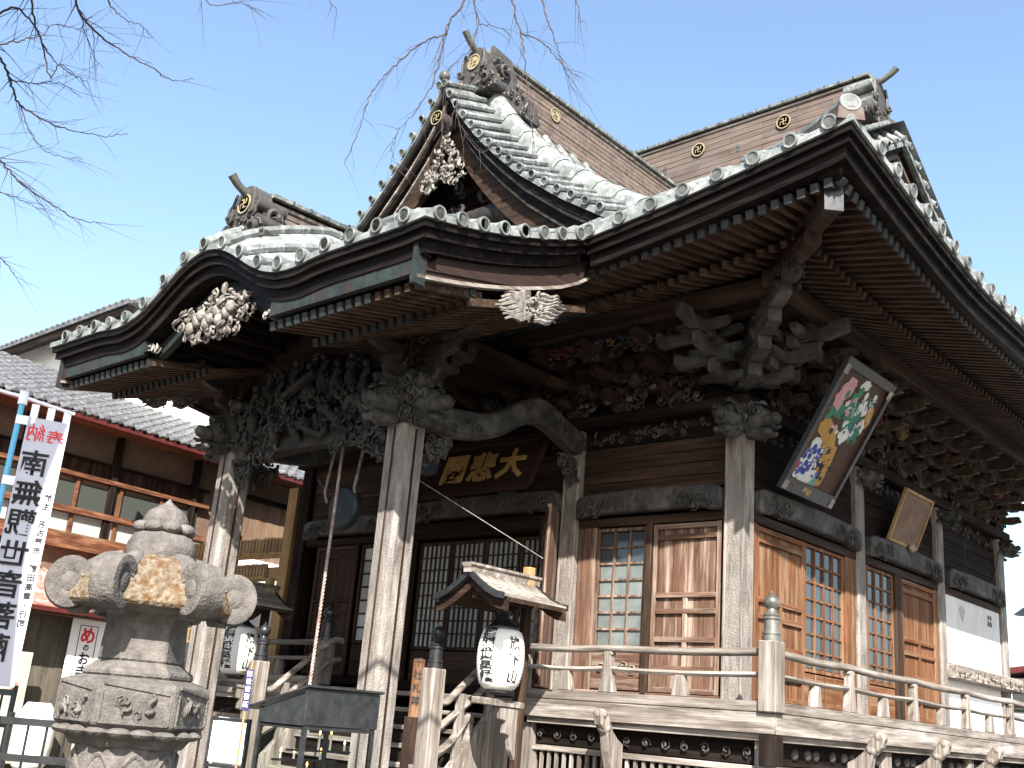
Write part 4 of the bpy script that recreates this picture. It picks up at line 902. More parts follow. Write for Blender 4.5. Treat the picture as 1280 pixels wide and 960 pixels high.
# curved rainbow beams between porch and hall
WB = [(-3.3, 5.33), (-2.8, 5.36), (-2.3, 5.43), (-1.9, 5.58), (-1.55, 5.8), (-1.2, 5.96), (-.9, 5.97), (-.6, 5.87), (-.3, 5.77), (-.05, 5.71)]
def smoothp(t, n=40):
    out = []
    for k in range(n):
        u = k/(n-1)*(len(t)-1); i = min(int(u), len(t)-2); f = u-i; p0, p1, p2, p3 = t[max(i-1, 0)], t[i], t[i+1], t[min(i+2, len(t)-1)]
        out.append(tuple(.5*(2*p1[j]+(p2[j]-p0[j])*f+(2*p0[j]-5*p1[j]+4*p2[j]-p3[j])*f*f+(3*p1[j]-p0[j]-3*p2[j]+p3[j])*f**3) for j in range(len(p1))))
    return out
for x in CX:
    P_ = smoothp(WB); mb = MB(); mb.prism([(y, z-.19) for y, z in P_]+[(y, z+.19) for y, z in P_[::-1]], (x-.12, 0, 0), (0, 1, 0), UZ, (1, 0, 0), .24); wb = part('rainbow_beam', mb, M_['greycarve'], hall, bevel=.03)
    mb = MB()
    for q in range(14):
        k = (2+q*2 if q < 4 else 22+(q-4)*2); k = min(k, 38); y, z = P_[k]; scroll(mb, V((x+.125, y, z+.05*(-1)**q)), V((0, 1, 0)), UZ, V((1, 0, 0)), .075, .013, 1.4, 1-2*(q % 2), q)
    part('beam_scrolls', mb, M_['greycarve'], wb, local=True, smooth=1)
    mb = MB(); mb.tube([(x+.12, y, z-.14) for y, z in P_[2:-2]], .012, 4); part('beam_bead', mb, M_['greycarve'], wb, local=True)
    mb = MB(); carve(mb, (x+.02, -.62, 5.05), (0, 1, 0), UZ, (1, 0, 0), .5, .42, 50, .05, .09, .1, lambda u, v: u+v > .7, 200+int(x)); part('spandrel_carving', mb, M_['greycarve'], hall, smooth=1)
# ================================================================== veranda
VO = 1.14
def edge(name, z0, z1, o0, o1, mx, my, xs=(-2.46, None)):
    B(name, -2.46, o1, -o1, -o0, z0, z1, mx); B(name, o0, o1, -o0, YB+1.1, z0, z1, my); B(name, XL-1.1, -6.8, -o1, -o0, z0, z1, mx)
for k in range(24): B('floor_board', -2.4+k*.148, -2.4+k*.148+.143, -VO+.03, -.0, 1.86, 1.92, gy['y'])
for k in range(72): B('floor_board', .2, VO-.03, -.02+k*.158, -.02+k*.158+.153, 1.86, 1.918, gy['x'])
B('veranda_floor', XL-1.1, -2.42, -VO+.03, 0, 1.85, 1.915, gy['x'])
edge('veranda_edge_beam', 1.70, 1.925, VO-.02, VO+.06, gy['x'], gy['y']); edge('veranda_lower_beam', 1.62, 1.70, VO-.12, VO+.0, gy['x'], gy['y'])
edge('veranda_frieze', 1.36, 1.62, VO-.24, VO-.16, dk['x'], dk['y'])
mb = MB()
for k in range(12): scroll(mb, V((-2.3+k*.28, -VO+.13, 1.49)), V((1, 0, 0)), UZ, V((0, -1, 0)), .07, .014, 1.3, 1-2*(k % 2), k)
part('frieze_scrolls', mb, M_['greycarve'], hall, smooth=1, kind='stuff')
for k in range(34):
    mb = MB(); y = -.75+k*.33+(.12 if k % 3 else 0); mb.lathe([(0, .03), (.05, .02), (.07, 0), (.07, -.02)], 10, c=(VO-.14, y, 1.5), M=Matrix.Rotation(pi/2, 4, 'Y')); part('frieze_boss', mb, M_['oni'], hall, smooth=1)
edge('lattice_rail', 1.28, 1.35, VO-.2, VO-.1, gy['x'], gy['y']); edge('lattice_rail', .35, .45, VO-.2, VO-.1, gy['x'], gy['y'])
bal = MB(); bal.box((0, 0, .865), (.04, .04, .83)); BAL = bal.mesh('baluster', gy['z'])
k = 0
x = -2.4
while x < VO-.2: inst('baluster', BAL, hall, Matrix.Translation((x, -VO+.15, 0))); x += .125
y = -VO+.3
while y < YB+1: inst('baluster', BAL, hall, Matrix.Translation((VO-.15, y, 0))); y += .125
B('crawl_space_shade', XL, VO-.5, -.6, -.55, 0, 1.6, M_['dark']); B('crawl_space_shade', VO-.6, VO-.55, -.5, YB, 0, 1.6, M_['dark'])  # near-black sheets stand in for the shade under the veranda
for (x, y) in ((VO-.15, -VO+.15), (VO-.15, 2.2), (VO-.15, 5.3), (VO-.15, 8.4), (-2.5, -VO+.15)): B('veranda_post', x-.09, x+.09, y-.09, y+.09, 0, 1.62, gy['z'])
B('corner_block', VO-.1, VO+.1, -VO-.1, -VO+.1, 1.36, 1.69, dk['z'])
def strut_out(p, d):
    p, d = V(p), V(d).normalized(); s = V((-d.y, d.x, 0)); mb = MB()
    pts = [(0, 1.2), (.0, .75), (.1, .8), (.2, 1.1), (.3, 1.35), (.34, 1.55), (.46, 1.66), (.5, 1.78), (.4, 1.84), (.3, 1.75), (.22, 1.6), (.1, 1.5), (0, 1.45)]
    mb.prism(pts, p-s*.07, d, UZ, s, .14); o = part('veranda_bracket', mb, gy['z'], hall, bevel=.02)
    mb = MB(); mb.ball(p+d*.42+UZ*1.78, (.1, .09, .07), 8, 6); mb.ball(p+d*.32+UZ*1.62, (.09, .1, .07), 8, 6); part('bracket_scroll', mb, gy['z'], o, local=True, smooth=1)
for x in (-1.0,): strut_out((x, -VO+.1, 0), (0, -1, 0))
for y in (1.05, 3.2, 5.35, 7.5, 9.6): strut_out((VO-.1, y, 0), (1, 0, 0))
# railing
def newel(x, y, zb=1.93, zt=2.72, s=.23, full=True, z00=None, par=hall):
    mb = MB(); mb.bb(x-s/2, x+s/2, y-s/2, y+s/2, z00 if z00 is not None else zb, zt); o = part('newel_post', mb, gy['z'], par, bevel=.015)
    f = MB(); r = s*.46
    pr_ = [(r*1.02, 0), (r*1.02, .05), (r*.9, .055), (r*.9, .07), (r*1.0, .075), (r*1.0, .1), (r*.86, .105), (r*.84, .24), (r*1.0, .245), (r*1.0, .27), (r*.84, .275), (r*.92, .285), (r*.92, .30), (r*.6, .33), (r*.5, .36), (r*.62, .375), (r*.85, .41), (r*.9, .45), (r*.75, .49), (r*.4, .52), (r*.12, .545), (0, .58)]
    f.lathe([(a, b) for a, b in pr_], 20, c=(x, y, zt)); part('newel_finial', f, M_['black'] if x < 0 else nmat('grey_bronze', (.12, .115, .105), (.3, .29, .265), None, 8, (1, 1, 1), .35, .1, .6, .5), o, local=True, smooth=.8)
    return o
newel(VO, -VO); newel(VO, YB+1.1); newel(-6.85, -VO+.0, zt=2.62); 
def rails(a, b, ups, axis):
    a, b = V(a), V(b); d = (b-a); L = d.length; d.normalize(); up = UZ
    N_ = len(ups)
    fr_ = [0]+[u/L for u in ups]+[1]; pts = []
    for f0, f1 in zip(fr_, fr_[1:]):
        for t in lin(0, 1, 7)[:-1]: pts.append(a+d*L*(f0+(f1-f0)*t)+UZ*(-.02*sin(pi*t)))
    pts.append(b+V((0, 0, 0)))
    mb = MB(); mb.tube([p+UZ*2.6 for p in pts], .047, 8); part('top_rail', mb, gy[axis], hall, smooth=1)
    mb = MB(); mb.tube([p+UZ*2.345 for p in pts], .045, 6, flat=.75); part('middle_rail', mb, gy[axis], hall, smooth=.5)
    mb = MB(); mb.bar(a+UZ*1.99, b+UZ*1.99, .13, .12); part('bottom_rail', mb, gy[axis], hall, bevel=.01)
    lat = V((-d.y, d.x, 0))
    for i, u in enumerate(ups):
        p = a+d*u; mb = MB(); mb.prism([(-.12, 2.05), (.12, 2.05), (.07, 2.3), (.055, 2.5), (.085, 2.53), (.055, 2.56), (-.055, 2.56), (-.085, 2.53), (-.055, 2.5), (-.07, 2.3)], p-lat*.05, d, UZ, lat, .1); part('rail_post', mb, gy['z'], hall, bevel=.01)
    us = [0]+list(ups)+[L]
    for u0, u1 in zip(us, us[1:]):
        if u1-u0 > 1.0:
            p = a+d*(u0+u1)/2; mb = MB(); mb.prism([(-.11, 2.05), (.11, 2.05), (.06, 2.3), (-.06, 2.3)], p-lat*.05, d, UZ, lat, .1); part('rail_block', mb, gy['z'], hall, bevel=.01)
rails((-2.5, -VO, 0), (VO-.12, -VO, 0), [1.35], 'x')
rails((VO, -VO+.12, 0), (VO, YB+1.0, 0), [1.9, 3.95, 6.0, 8.05, 10.1], 'y')
rails((XL-1.1, -VO, 0), (-6.95, -VO, 0), [1.3], 'x')
# stairs
NS = 7
for k in range(NS):
    z = 1.92*(k+1)/(NS+1); y = -2.75+k*.225
    B('stair_tread', -6.45, -2.82, y, y+.3, z-.06, z, gy['x']); B('stair_riser', -6.45, -2.82, y+.05, y+.08, z-.24, z-.06, dk['x'])
for x in (-2.78, -6.49):
    mb = MB(); mb.prism([(-2.85, 0), (-1.15, 0), (-1.15, 1.9), (-1.35, 1.9), (-2.85, .35)], (x-.05, 0, 0), (0, 1, 0), UZ, (1, 0, 0), .1); part('stair_stringer', mb, gy['z'], hall)
    newel(x, -2.62-(.0), zt=2.17, z00=0, s=.22)
    mb = MB(); mb.tube(smoothp([(x, -1.1, 2.62), (x, -1.3, 2.6), (x, -1.7, 2.3), (x, -2.1, 1.98), (x, -2.35, 1.78), (x, -2.5, 1.8), (x, -2.55, 1.88)], 24), .05, 8); part('stair_handrail', mb, gy['y'], hall, smooth=1)
    mb = MB(); mb.tube(smoothp([(x, -1.1, 2.33), (x, -1.35, 2.25), (x, -1.8, 1.9), (x, -2.5, 1.42)], 20), .045, 6); part('stair_handrail', mb, gy['y'], hall, smooth=1)
    mb = MB(); mb.tube(smoothp([(x+.0, -2.5, 1.12), (x, -2.2, 1.3), (x, -1.9, 1.62), (x, -1.95, 1.2), (x, -2.05, .8)], 22), .055, 6); part('curled_rail', mb, gy['y'], hall, smooth=1)
    mb = MB(); mb.bar((x, -1.55, 1.5), (x, -1.55, 2.35), .08, .1, up=(0, 1, 0)); part('rail_post', mb, gy['z'], hall)
    mb = MB(); mb.bar((x, -2.1, 1.0), (x, -2.1, 1.9), .08, .1, up=(0, 1, 0)); part('rail_post', mb, gy['z'], hall)
newel(-2.62, -VO, zt=2.5)
# ceiling of the porch, dark
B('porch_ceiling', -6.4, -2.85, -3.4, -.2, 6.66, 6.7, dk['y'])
# ================================================================== things on and around the hall
def place(name, label, cat, loc, rz=0, group=None): return thing(name, label, cat, loc, rz, group)
def lpart(name, mb, mt, root, **k): return part(name, mb, mt, root, local=True, **k)
# --- name plaque over the doors
pl = place('name_plaque', 'dark wooden plaque with three gold characters hung over the hall doors', 'plaque', (-4.36, -.42, 5.42))
pl.matrix_basis = W[pl] = Matrix.Translation((-4.36, -.42, 5.42)) @ Matrix.Rotation(radians(-20), 4, 'X') @ Matrix.Rotation(pi/2, 4, 'X')
# local axes: x right, y up, z towards the viewer
dkred = wood('plaque_wood', (.016, .008, .006), (.045, .022, .016), None, 'x')
mb = MB(); mb.prism([(-1.0, -.36), (1.0, -.36), (1.06, .42), (-1.06, .42)], (0, 0, -.03), (1, 0, 0), (0, 1, 0), (0, 0, 1), .04); lpart('board', mb, dkred, pl)
for k, (a, b) in enumerate((((-1.1, -.42), (1.1, -.42)), ((-1.2, .48), (1.2, .48)), ((-1.1, -.42), (-1.2, .48)), ((1.1, -.42), (1.2, .48)))):
    mb = MB(); mb.bar((a[0], a[1], .02), (b[0], b[1], .02), .13, .07, up=(0, 0, 1)); lpart('frame_rail', mb, dkred, pl, bevel=.015)
for k, ch in enumerate('閣悲大'): inst('character', text_mesh(ch, .56, M_['gold'], .03, .012), pl, W[pl] @ Matrix.Translation((-.62+.62*k, .02, .03)))
for x in (-5.05, -3.75):
    s = place('plaque_bracket', ('left' if x < -4.4 else 'right')+' dark metal bracket cradling the bottom edge of the gold lettered plaque', 'bracket', (x, -.35, 4.98), 0, 'metal brackets under the name plaque')
    mb = MB(); mb.prism([(-.18, 0), (.2, 0), (.16, .1), (.02, .16), (-.02, .3), (-.08, .14)], (0, -.06, -.02), (1, 0, 0), UZ, (0, -1, 0), .1); lpart('arm', mb, M_['black'], s, bevel=.01)
    mb = MB(); mb.ball((0, -.14, .08), (.1, .05, .06), 8, 6); lpart('boss', mb, M_['black'], s, smooth=1)
# --- votive painting and small board on the side wall
def tilted(name, label, cat, corners_bl, yw, L, th, par_h):
    y0, x0, z0 = corners_bl
    r = thing(name, label, cat, (x0, y0+yw/2, z0)); m = frame((x0, y0+yw/2, z0), (0, 1, 0), (sin(th), 0, cos(th))); r.matrix_basis = m; W[r] = m; return r
ema = tilted('votive_painting', 'large painted votive panel in black frame leaning out from the upper side wall', 'painting', (.3, .42, 4.9), 1.52, 2.0, radians(31), 0)
EW, EL = 1.5, 2.0
EK = 2.0/2.5
def lb(r, nm, x0, x1, y0, y1, z0, z1, mt, bev=0): mb = MB(); mb.bb(x0, x1, y0, y1, z0, z1); return lpart(nm, mb, mt, r, bevel=bev)
lb(ema, 'painted_board', -EW/2+.07, EW/2-.07, .1, EL-.1, 0, .02, wood('painted_ground', (.028, .012, .008), (.068, .03, .018), (.05, .025, .014), 'y', .5))
for a in ((-EW/2, -EW/2+.08, 0, EL), (EW/2-.08, EW/2, 0, EL)): lb(ema, 'frame_rail', *a, -.02, .06, M_['black'], .008)
for a in ((-EW/2+.08, EW/2-.08, 0, .2), (-EW/2+.08, EW/2-.08, EL-.14, EL)): lb(ema, 'frame_rail', *a, -.02, .057, M_['black'], .008)
for sx_ in (-1, 1):
    for yy in (.02, EL-.24): lb(ema, 'corner_fitting', sx_*EW/2-.01*sx_, sx_*(EW/2-.12), yy, yy+.13, .055, .066, M_['carvelight'])
# painted shapes, flat print on the board (generic mounted figure and beast)
R5 = random.Random(5)
def blob(cx, cy, rx, ry, rot=0, k=14, j=.22, z=0, mt=None, nm='painted_patch'):
    pts = []
    cy *= EK; ry *= EK
    for i in range(k):
        a = 2*pi*i/k; q = 1+R5.uniform(-j, j); x, y = rx*q*cos(a), ry*q*sin(a); pts.append((cx+x*cos(rot)-y*sin(rot), cy+x*sin(rot)+y*cos(rot)))
    mb = MB(); mb.prism(pts, (0, 0, .021), (1, 0, 0), (0, 1, 0), (0, 0, 1), .001+z); lpart(nm, mb, mt, ema)
pt = {n: nmat('paint_'+n, tuple(v*.75 for v in c), c, None, 14, (1, 1, 1), .6, 0, rand=.05, obj=True) for n, c in dict(white=(.6, .6, .58), green=(.02, .16, .09), pink=(.5, .26, .28), blue=(.05, .08, .35), ochre=(.4, .22, .04), teal=(.1, .3, .28), black=(.01, .01, .012), red=(.35, .03, .02)).items()}
for (x, y, rx, ry, ro, c) in ((-.35, 2.0, .14, .2, .1, 'pink'), (-.42, 1.78, .13, .2, .3, 'pink'), (-.3, 2.12, .1, .1, 0, 'pink'), (-.05, 2.0, .1, .28, -.2, 'green'), (.03, 2.22, .13, .09, .3, 'white'), (-.25, 1.62, .3, .12, .1, 'green'), (-.45, 1.55, .16, .08, 1.2, 'green'), (.1, 1.62, .22, .24, .4, 'green'), (.3, 1.85, .1, .2, -.5, 'white'), (.18, 1.85, .05, .18, -.3, 'white'), (.42, 1.98, .12, .12, 0, 'black'), (.5, 1.8, .08, .2, .3, 'ochre'), (.45, 1.6, .16, .1, .6, 'white'), (.0, 1.7, .12, .08, 0, 'white'), (.15, 1.45, .16, .16, 0, 'blue'), (.25, 1.38, .2, .1, .9, 'white'), (.12, 1.28, .1, .16, .3, 'white'), (.4, 1.42, .08, .14, 0, 'green'),
    (-.25, 1.15, .16, .3, .7, 'ochre'), (-.45, 1.25, .12, .16, .2, 'ochre'), (-.05, .98, .12, .32, .35, 'ochre'), (.1, .75, .09, .34, .15, 'ochre'), (.12, .45, .08, .2, -.1, 'ochre'), (-.35, .85, .18, .2, 0, 'white'), (-.38, .6, .2, .2, .4, 'white'), (-.3, .38, .2, .17, 0, 'white'), (-.5, .6, .08, .2, .2, 'teal'), (-.15, .4, .16, .12, .6, 'white'), (-.05, .32, .1, .1, 0, 'teal'), (-.5, .38, .1, .12, 0, 'white'), (-.2, .92, .05, .1, 0, 'white')):
    blob(x, y, rx, ry, ro, z=R5.random()*.002, mt=pt[c])
for k in range(70):
    if k < 34: x, y, cs_ = R5.uniform(-.35, .5), R5.uniform(1.25, 2.15), ('white', 'green', 'teal', 'white', 'black', 'pink', 'green')
    elif k < 50: x, y, cs_ = R5.uniform(-.3, .15), R5.uniform(.4, 1.2), ('ochre', 'black', 'ochre')
    else: x, y, cs_ = R5.uniform(-.55, 0), R5.uniform(.3, .95), ('white', 'teal', 'blue', 'white')
    blob(x, y, R5.uniform(.02, .06), R5.uniform(.03, .09), R5.uniform(0, 3), 8, .35, .0022+R5.random()*.001, pt[R5.choice(cs_)])
for k in range(16):
    x, y = (-.38+R5.uniform(-.16, .22), (.35+R5.uniform(0, .55))*EK); mb = MB(); mb.lathe([(.03, 0), (.03, .002), (.05, .002), (.05, 0)], 12, c=(x, y, .0245)); lpart('painted_ring', mb, pt['blue'], ema)
for k in range(34):
    x, y = (.05+R5.uniform(-.1, .5), (1.25+R5.uniform(0, .95))*EK); mb = MB(); a = R5.uniform(0, 3); mb.bar((x, y, .0255), (x+.07*cos(a), y+.1*sin(a), .0255), .012, .002, up=(0, 0, 1)); lpart('painted_line', mb, pt[R5.choice(('black', 'white', 'green', 'blue', 'ochre', 'white'))], ema)
for k in range(26):
    x, y = (-.1+R5.uniform(-.15, .3), (.5+R5.uniform(0, .6))*EK); mb = MB(); mb.bar((x, y, .0255), (x+.08, y+.03, .0255), .01, .002, up=(0, 0, 1)); lpart('painted_line', mb, pt['black'], ema)
lb(ema, 'red_seal', -.62, -.56, .3, .45, .02, .0255, pt['red'])
inst('inscription', text_mesh('奉納', .12, M_['gold'], .01, .001), ema, W[ema] @ Matrix.Translation((-.1, .1, .06)))
em2 = tilted('inscribed_board', 'small plain wooden board with a pale frame leaning from the side wall beams', 'board', (4.4, .2, 4.92), 1.15, .85, radians(22), 0)
lb(em2, 'board', -.53, .53, .04, .86, 0, .02, M_['beige'])
for a in ((-.58, -.53, 0, .9), (.53, .58, 0, .9)): lb(em2, 'frame_rail', *a, -.01, .05, M_['pinez'], .006)
for a in ((-.53, .53, 0, .05), (-.53, .53, .85, .9)): lb(em2, 'frame_rail', *a, -.01, .048, M_['pine'], .006)
R6 = random.Random(6)
mb = MB()
for c in range(14):
    y = .78
    while y > .15:
        l = R6.uniform(.02, .05); mb.bb(-.46+c*.07, -.453+c*.07, y-l, y, .02, .0215); y -= l+.02
lpart('faded_writing', mb, M_['carve'], em2, kind='stuff')
for z, y in ((4.9, 5.2),): 
    mb = MB(); mb.ball((.3, y, z), (.06, .09, .07), 8, 6); tag(part('bracket_hook', mb, M_['carvelight'], smooth=1), 'pale metal hook holding the bottom edge of the small leaning board', 'hook')
# electric wires hanging on the far bay
mb = MB(); mb.tube(smoothp([(.35, 7.6, 5.7), (.2, 8.0, 5.0), (.22, 8.7, 4.62), (.2, 9.3, 4.75), (.3, 9.6, 5.6)], 26), .012, 5); tag(part('hanging_cable', mb, M_['ink']), 'thin black cable drooping over the carved beam of the far side bay', 'cable')
# --- gong with its rope under the porch
gg = place('gong', 'round dark bronze gong hanging from a short pole under the porch', 'gong', (-4.5, -3.0, 4.28))
mb = MB(); Mg = Matrix.Rotation(pi/2, 4, 'X'); mb.lathe([(0, -.09), (.12, -.1), (.14, -.085), (.27, -.075), (.3, -.05), (.31, 0), (.3, .05), (.27, .075), (0, .09)], 28, M=Mg); lpart('disc', mb, nmat('bronze', (.01, .014, .016), (.032, .042, .045), None, 8, (1, 1, 1), .45, .2, .4), gg, smooth=.6)
mb = MB(); mb.cyl((-.5, 0, .2), (.38, 0, .24), .055, 10); lpart('pole', mb, br['x'], gg, smooth=.8)
for x in (-.42, .22): mb = MB(); mb.tube([(x, -.0, .1), (x+.0, -.06, .25), (x+.03, 0, .9), (x+.03, 0, .95)], .022, 6); lpart('hanging_rope', mb, M_['carvelight'], gg)
bd = place('carved_bell_board', 'brown wooden beam box slung under the porch behind the gong', 'board', (-4.6, -2.6, 4.75))
mb = MB(); mb.tube([(-.95, 0, .15), (1.3, 0, .15)], .16, 12); lpart('log', mb, br['x'], bd, smooth=.8)
for x in (-.95, 1.25): mb = MB(); mb.cyl((x, 0, .15), (x+.06, 0, .15), .17, 14); lpart('metal_band', mb, M_['black'], bd)
rp_ = place('bell_rope', 'long twisted red and white rope hanging from the gong in front of the doors', 'rope', (-4.47, -3.22, 1.9))
mb = MB(); n = 400
for s in range(2):
    pts = []
    for k in range(n): t = k/(n-1); a = t*210+s*pi; pts.append((-.02+.05*t+.010*cos(a), .010*sin(a), 3.3*t-.1))
    mb.mi = 0; mb.tube(pts, .014, 6)
lpart('twisted_cord', mb, M_['rope'], rp_, smooth=1)
# --- paper lanterns on roofed posts
def lantern_post(label, loc):
    r = place('roofed_lantern', label, 'lantern', loc, pi/2, 'roofed paper lanterns beside the steps')
    # paper body at local origin x=0
    mb = MB(); prof_ = [(.16, 0), (.21, .03)]
    nr_ = 17
    for k in range(nr_+1):
        t = k/nr_; prof_.append((.222+.07*sin(pi*t)**.6*1.0, .05+.66*t)); 
        if k < nr_: prof_.append((.222+.07*sin(pi*(k+.5)/nr_)**.6*1.0+.006, .05+.66*(k+.5)/nr_))
    prof_ += [(.17, .745)]; mb.lathe(prof_, 28, c=(0, 0, 1.96)); lp = lpart('paper_shade', mb, M_['lantern'], r, smooth=1.2)
    mb = MB(); mb.lathe([(.205, .7), (.205, .75), (.15, .79), (.11, .82), (.1, .86), (.05, .87), (.045, .89), (.08, .91), (.1, .95), (.07, .99), (.02, 1.02), (0, 1.04)], 18, c=(0, 0, 1.96)); lpart('top_cap', mb, M_['black'], r, smooth=.7)
    mb = MB(); mb.lathe([(.12, -.06), (.13, -.04), (.16, -.03), (.165, .02), (.0, .02)], 18, c=(0, 0, 1.96)); lpart('bottom_cap', mb, M_['black'], r, smooth=.7)
    def wrap(s, size, ang, z, sy=1.): 
        me = text_mesh(s, size, M_['ink'], .03, .0)
        for v in me.vertices:
            x, y, zz = v.co; y *= sy; hz = z+y; t = min(max((hz-1.96-.05)/.66, 0), 1); rad = .222+.07*sin(pi*t)**.6+.009; a = ang+x/rad; v.co = (rad*cos(a), rad*sin(a), hz)
        inst('character', me, lp, W[r])
    va = atan2(CAM.y-loc[1], CAM.x-loc[0])-pi/2
    for i, ch in enumerate('旗下山'): wrap(ch, .16, va+.62, 1.96+.56-.2*i)
    for i, ch in enumerate('無観世音菩薩'): wrap(ch, .21, va-.66, 1.96+.625-.098*i, .55)
    wrap('南', .21, va-.66, 1.96+.70, .3)
    # post
    lb(r, 'post', .36, .47, -.055, .055, 0, 3.2, br['z'], .01); 
    mb = MB(); mb.bar((-.4, 0, 1.82), (.45, 0, 1.80), .12, .08); lpart('shelf_arm', mb, gy['x'], r, bevel=.008)
    mb = MB(); mb.prism([(.36, 1.15), (.36, 1.76), (.02, 1.76), (.06, 1.62), (.15, 1.6), (.13, 1.46), (.23, 1.43), (.26, 1.28)], (0, -.04, 0), (1, 0, 0), UZ, (0, 1, 0), .08); lpart('scroll_brace', mb, gy['z'], r, bevel=.01)
    mb = MB(); mb.prism([(.1, 0), (.74, 0), (.55, .9), (.42, 1.1), (.29, .9)], (0, -.035, 0), (1, 0, 0), UZ, (0, 1, 0), .07); lpart('foot_board', mb, gy['z'], r, bevel=.01)
    lb(r, 'hanger_beam', -.56, .5, -.05, .05, 3.0, 3.08, br['x'], .008)
    # little roof, ridge along x, curved slopes to +-y
    mb = MB(); c = [(-.58, 3.0), (-.46, 3.02), (-.32, 3.08), (-.17, 3.17), (0, 3.29)]; pts = c+[(-a, b) for a, b in c[::-1][1:]]
    fr = [(V((x, 0, 0)), V((0, 1, 0)), UZ) for x in (-.88, .88)]
    def slab(nm, t0, t1, x0, x1, mt):
        mb = MB(); mb.prism([(a, b+t0) for a, b in pts]+[(a, b+t1) for a, b in pts[::-1]], (x0, 0, 0), (0, 1, 0), UZ, (1, 0, 0), x1-x0); lpart(nm, mb, mt, r)
    slab('roof_boards', -.05, 0, -.6, .5, br['x'])
    for k in range(15):
        x0 = -.66+k*.078; slab('roof_strip', .002, .03+.006*(k % 2), x0, x0+.072, gy['y'])
    for x0, x1 in ((-.7, -.66), (.512, .546)): slab('verge_strip', -.03, .05, x0, x1, M_['black'])
    for x0 in (-.62, .46): slab('bargeboard', -.16, -.052, x0, x0+.05, br['x'])
    mb = MB(); mb.prism([(-.05, 3.29), (.05, 3.29), (.06, 3.36), (.085, 3.38), (.085, 3.41), (-.085, 3.41), (-.085, 3.38), (-.06, 3.36)], (-.74, 0, 0), (0, 1, 0), UZ, (1, 0, 0), 1.32); lpart('ridge', mb, gy['x'], r)
    lb(r, 'roof_post', .355, .475, -.06, .06, 3.2, 3.52, M_['pinez'], .01)
    for k in range(7): mb = MB(); x0 = -.56+k*.16; mb.bar((x0, -.52, 2.97), (x0, 0, 3.2), .03, .03); lpart('rafter', mb, br['y'], r); mb = MB(); mb.bar((x0, .52, 2.97), (x0, 0, 3.2), .03, .03); lpart('rafter', mb, br['y'], r)
    return r
l1 = lantern_post('white paper lantern under a little shingled roof right of the steps, brightly lit', (-1.87, -2.4, 0))
lantern_post('white paper lantern half hidden behind the left porch column and stone lantern', (-7.42, -2.4, 0))
mb = MB(); mb.tube([(-1.3, -2.4, 3.55), (-3.0, -3.3, 4.6), (-3.2, -3.45, 4.75)], .005, 5); tag(part('stay_wire', mb, M_['carvelight']), 'thin pale cord slanting from the lantern roof up to the porch column', 'cord')
# wooden tag by the steps
tg = place('wooden_sign', 'narrow upright wooden sign with brushed characters beside the steps', 'sign', (-3.72, -2.0, 1.3), radians(28))
lb(tg, 'board', -.08, .08, -.015, .015, .25, 1.02, og['z'], .004)
for i, ch in enumerate('千社札禁'): inst('character', text_mesh(ch, .13, M_['ink'], .02, .001), tg, W[tg] @ frame((0, -.017, .98-i*.17), (1, 0, 0), UZ))
lb(tg, 'stand', -.1, .1, -.1, .1, -.6, .26, br['z'], .01)
# --- candle case
cc = place('candle_case', 'black metal glazed candle case with sloping roof in front of the right porch column', 'candle case', (-1.3, -5.6, 0))
bk = M_['black']; x0, x1, y0, y1 = -.34, .34, -.4, .42
for x in (x0, x1):
    for y in (y0, y1): lb(cc, 'corner_post', x-.02, x+.02, y-.02, y+.02, 0, 1.56, bk)
for z in (.72, 1.38, .12):
    for y in (y0, y1): lb(cc, 'rail', x0+.02, x1-.02, y-.015, y+.015, z, z+.035, bk)
    for x in (x0, x1): lb(cc, 'rail', x-.015, x+.015, y0+.02, y1-.02, z+.001, z+.036, bk)
lb(cc, 'fascia', x1-.01, x1+.03, y0-.04, y1+.04, 1.42, 1.74, bk, .004)
mb = MB(); mb.add([(x1+.06, y0-.06, 1.78), (x1+.06, y1+.06, 1.78), (x0-.2, y1+.06, 1.54), (x0-.2, y0-.06, 1.54), (x1+.06, y0-.06, 1.76), (x1+.06, y1+.06, 1.76), (x0-.2, y1+.06, 1.52), (x0-.2, y0-.06, 1.52)], [(0, 1, 2, 3), (7, 6, 5, 4), (0, 4, 5, 1), (1, 5, 6, 2), (2, 6, 7, 3), (3, 7, 4, 0)]); lpart('roof_plate', mb, bk, cc)
mb = MB(); mb.prism([(x0, 1.4), (x1, 1.4), (x1, 1.73), (x0, 1.54)], (0, y0-.015, 0), (1, 0, 0), UZ, (0, 1, 0), .02); lpart('side_plate', mb, bk, cc)
cg = bpy.data.materials.new('case_glass'); cg.use_nodes = True; pb = cg.node_tree.nodes['Principled BSDF']; pb.inputs['Transmission Weight'].default_value = 1; pb.inputs['Roughness'].default_value = .02; pb.inputs['IOR'].default_value = 1.1; pb.inputs['Base Color'].default_value = (.9, .95, .93, 1)
lb(cc, 'pane', x1-.003, x1+.003, y0+.02, y1-.02, .76, 1.38, cg); lb(cc, 'pane', x0+.02, x1-.02, y0-.003, y0+.003, .76, 1.38, cg)
lb(cc, 'tray', x0+.02, x1-.02, y0+.02, y1-.02, .9, .93, bk)
for x in (-.12, .08):
    lb(cc, 'candle_rail', x-.03, x+.03, y0+.04, y1-.04, 1.08+.1*(x > 0), 1.1+.1*(x > 0), bk)
fl = flat('flame', (1, .45, .1), .5, emit=6); wx = flat('wax', (.8, .78, .7), .5)
ca = []
